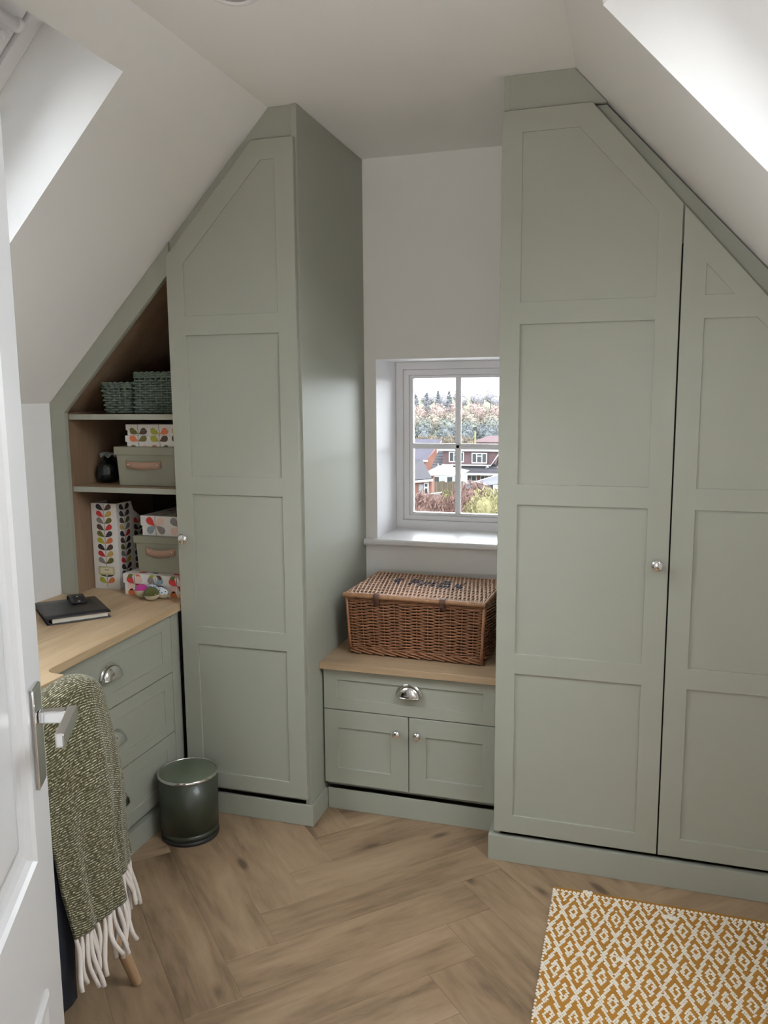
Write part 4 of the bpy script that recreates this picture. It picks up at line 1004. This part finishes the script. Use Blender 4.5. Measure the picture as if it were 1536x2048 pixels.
# hedge of reddish twigs and a yellow bush
def clump(name, m, label, cat, pts, r, seed, per, blade, parent=None):
    rg_ = random.Random(seed); V = []; F = []
    for x, y, z, rr in pts:
        for _ in range(per):
            th = rg_.uniform(0, 2 * PI); ph_ = math.acos(rg_.uniform(-.6, 1)); q = rr * rg_.uniform(.55, 1.02)
            c = Vector((x + q * math.sin(ph_) * math.cos(th), y + q * math.sin(ph_) * math.sin(th), z + q * math.cos(ph_)))
            d = Vector((rg_.uniform(-.6, .6), rg_.uniform(-.6, .6), rg_.uniform(.2, 1.4))).normalized() * blade * rg_.uniform(.6, 1.4); s_ = d.cross(Vector((rg_.uniform(-1, 1), rg_.uniform(-1, 1), .1))).normalized() * blade * .16
            o = len(V); V += [c - s_, c + s_, c + d]; F.append((o, o + 1, o + 2))
    b = MB().add(V, F)
    for x, y, z, rr in pts: b.ellipsoid((x, y, z), (rr * .62, rr * .62, rr * .62), 10, 6)
    o = b.build(name, m, parent, recalc=False)
    if label: tag(o, label, cat)
    return o
O_RED = om('reddish_twigs', (.085, .050, .041), var=.45, vs=6); O_YEL = om('yellow_green_leaves', (.115, .104, .05), var=.4, vs=5)
clump('hedge', O_RED, 'reddish brown twiggy hedge at the foot of the window view', 'hedge', [(-9.5 + .42 * i, 26 + .25 * math.sin(i * 2.3), -2.62 + .07 * math.sin(i * 1.3), .78) for i in range(24)] + [(-9.5 + .42 * i, 25.3, -3.1, .8) for i in range(24)], 1, 3, 420, .22)
clump('shrub', O_RED, 'taller red brown shrub right of the glazing bar beside the yellow bush', 'shrub', [(-5.35, 27.6, -2.25, .72), (-5.1, 27.8, -2.4, .7), (-5.7, 27.8, -2.55, .6)], 1, 5, 500, .2)
clump('shrub', O_YEL, 'yellow green rounded bush at the right of the window view', 'shrub', [(-4.15, 24, -1.95, .62), (-3.7, 24.2, -1.9, .7), (-4.45, 24.1, -2.25, .5), (-3.2, 24.4, -2.0, .7)], 1, 6, 520, .15)
clump('shrub', om('olive_leaves', (.065, .062, .026), var=.4, vs=4), 'olive garden shrubs in front of the brown fence', 'shrub', [(-12.9 + .5 * i, 55, -5.75 + .1 * math.sin(i * 2), .5) for i in range(4)], 1, 8, 160, .2)
clump('shrub', om('tan_leaves', (.10, .082, .060), var=.4, vs=2), 'tan bushes below the wooded hill left of the glazing bar', 'shrub', [(-33 + 1.6 * i, 128, -6.3 + .25 * math.sin(i * 2.2), 1.2) for i in range(6)], 1, 9, 200, .5)
# wooded hill: each tree its own object, sharing a few meshes
def tree_mesh(kind, m, seed):
    rg_ = random.Random(seed); b = MB()
    b.tube([(0, 0, 0), (0, 0, .5)], [.03, .015], 6)
    V = []; F = []
    n = 520
    for _ in range(n):
        if kind == 'conifer':
            h = rg_.uniform(.1, 1) ; rad = .19 * (1 - h) ** .8 * rg_.uniform(.5, 1.1); a = rg_.uniform(0, 2 * PI); c = Vector((rad * math.cos(a), rad * math.sin(a), h)); d = Vector((math.cos(a), math.sin(a), -.15)) * .07
        else:
            a = rg_.uniform(0, 2 * PI); ph_ = math.acos(rg_.uniform(-.8, 1)); q = rg_.uniform(.5, 1.05) * (1 + .18 * math.sin(a * 3 + seed) * math.sin(ph_ * 4)); c = Vector((.32 * q * math.sin(ph_) * math.cos(a), .32 * q * math.sin(ph_) * math.sin(a), .6 + .36 * q * math.cos(ph_))); d = Vector((rg_.uniform(-1, 1), rg_.uniform(-1, 1), rg_.uniform(-.2, 1))).normalized() * .075
        s_ = d.cross(Vector((rg_.uniform(-1, 1), rg_.uniform(-1, 1), rg_.uniform(-1, 1)))).normalized() * .024
        o = len(V); V += [c - s_, c + s_, c + d]; F.append((o, o + 1, o + 2))
    b.add(V, F)
    if kind == 'conifer': b.lathe([(.12, .12), (.07, .5), (.005, .97)], 8)
    else: b.ellipsoid((0, 0, .6), (.24, .24, .28), 9, 6)
    o = b.build(kind + '_tree', m, None, recalc=False); return o
hz = dict(grey=om('hazy_grey_trees', (.15, .143, .152), var=.10, vs=3), conif=om('hazy_blue_grey_conifer', (.115, .118, .126), var=.12, vs=3), rus=om('hazy_russet_trees', (.155, .118, .105), var=.15, vs=3), tan=om('hazy_tan_trees', (.130, .112, .092), var=.15, vs=3), gre=om('hazy_grey_green_trees', (.082, .085, .074), var=.15, vs=3), dark=om('hazy_dark_blue_green_trees', (.060, .067, .069), var=.15, vs=3))  # distance haze is put into these tree colours as paler tints
rgt = random.Random(11)
def ground_z(y): return -9.5 + max(0, y - 135) * .0636
rows_ = [('broadleaf', 'grey', 235, 4.8, 6.3, 4.9, 'pale bare treetops along the skyline of the wooded hill'), ('conifer', 'conif', 215, 5.4, 7.0, 3.2, 'blue grey conifers on the upper left of the wooded hill'), ('broadleaf', 'rus', 188, 5.2, 6.2, 4.8, 'russet broadleaf trees across the middle of the wooded hill'), ('broadleaf', 'tan', 168, 4.6, 5.6, 4.0, 'tan broadleaf trees below the russet ones on the hill'), ('broadleaf', 'gre', 154, 5.0, 5.6, 4.6, 'grey green trees low on the wooded hill'), ('broadleaf', 'dark', 142, 4.8, 5.6, 4.0, 'dark blue green trees at the foot of the wooded hill')]
for kind, mk, yy, h0, h1, st_p, lab in rows_:
    proto = tree_mesh(kind, hz[mk], len(mk) + 3); used = False
    xe = -.06 * yy if mk != 'conif' else -.225 * yy
    for sub in (0, 1):
        x = -.31 * yy + sub * st_p / 2; y_ = yy + sub * 6
        while x < xe:
            o = proto if not used else proto.copy()
            if used: COL.objects.link(o)
            used = True
            h = rgt.uniform(h0, h1); o.location = (x + rgt.uniform(-.15, .15), y_, ground_z(y_) - .3)
            o.scale = (h, h, h); o.rotation_euler = (0, 0, rgt.uniform(0, 6)); tag(o, lab, 'tree', lab); x += st_p
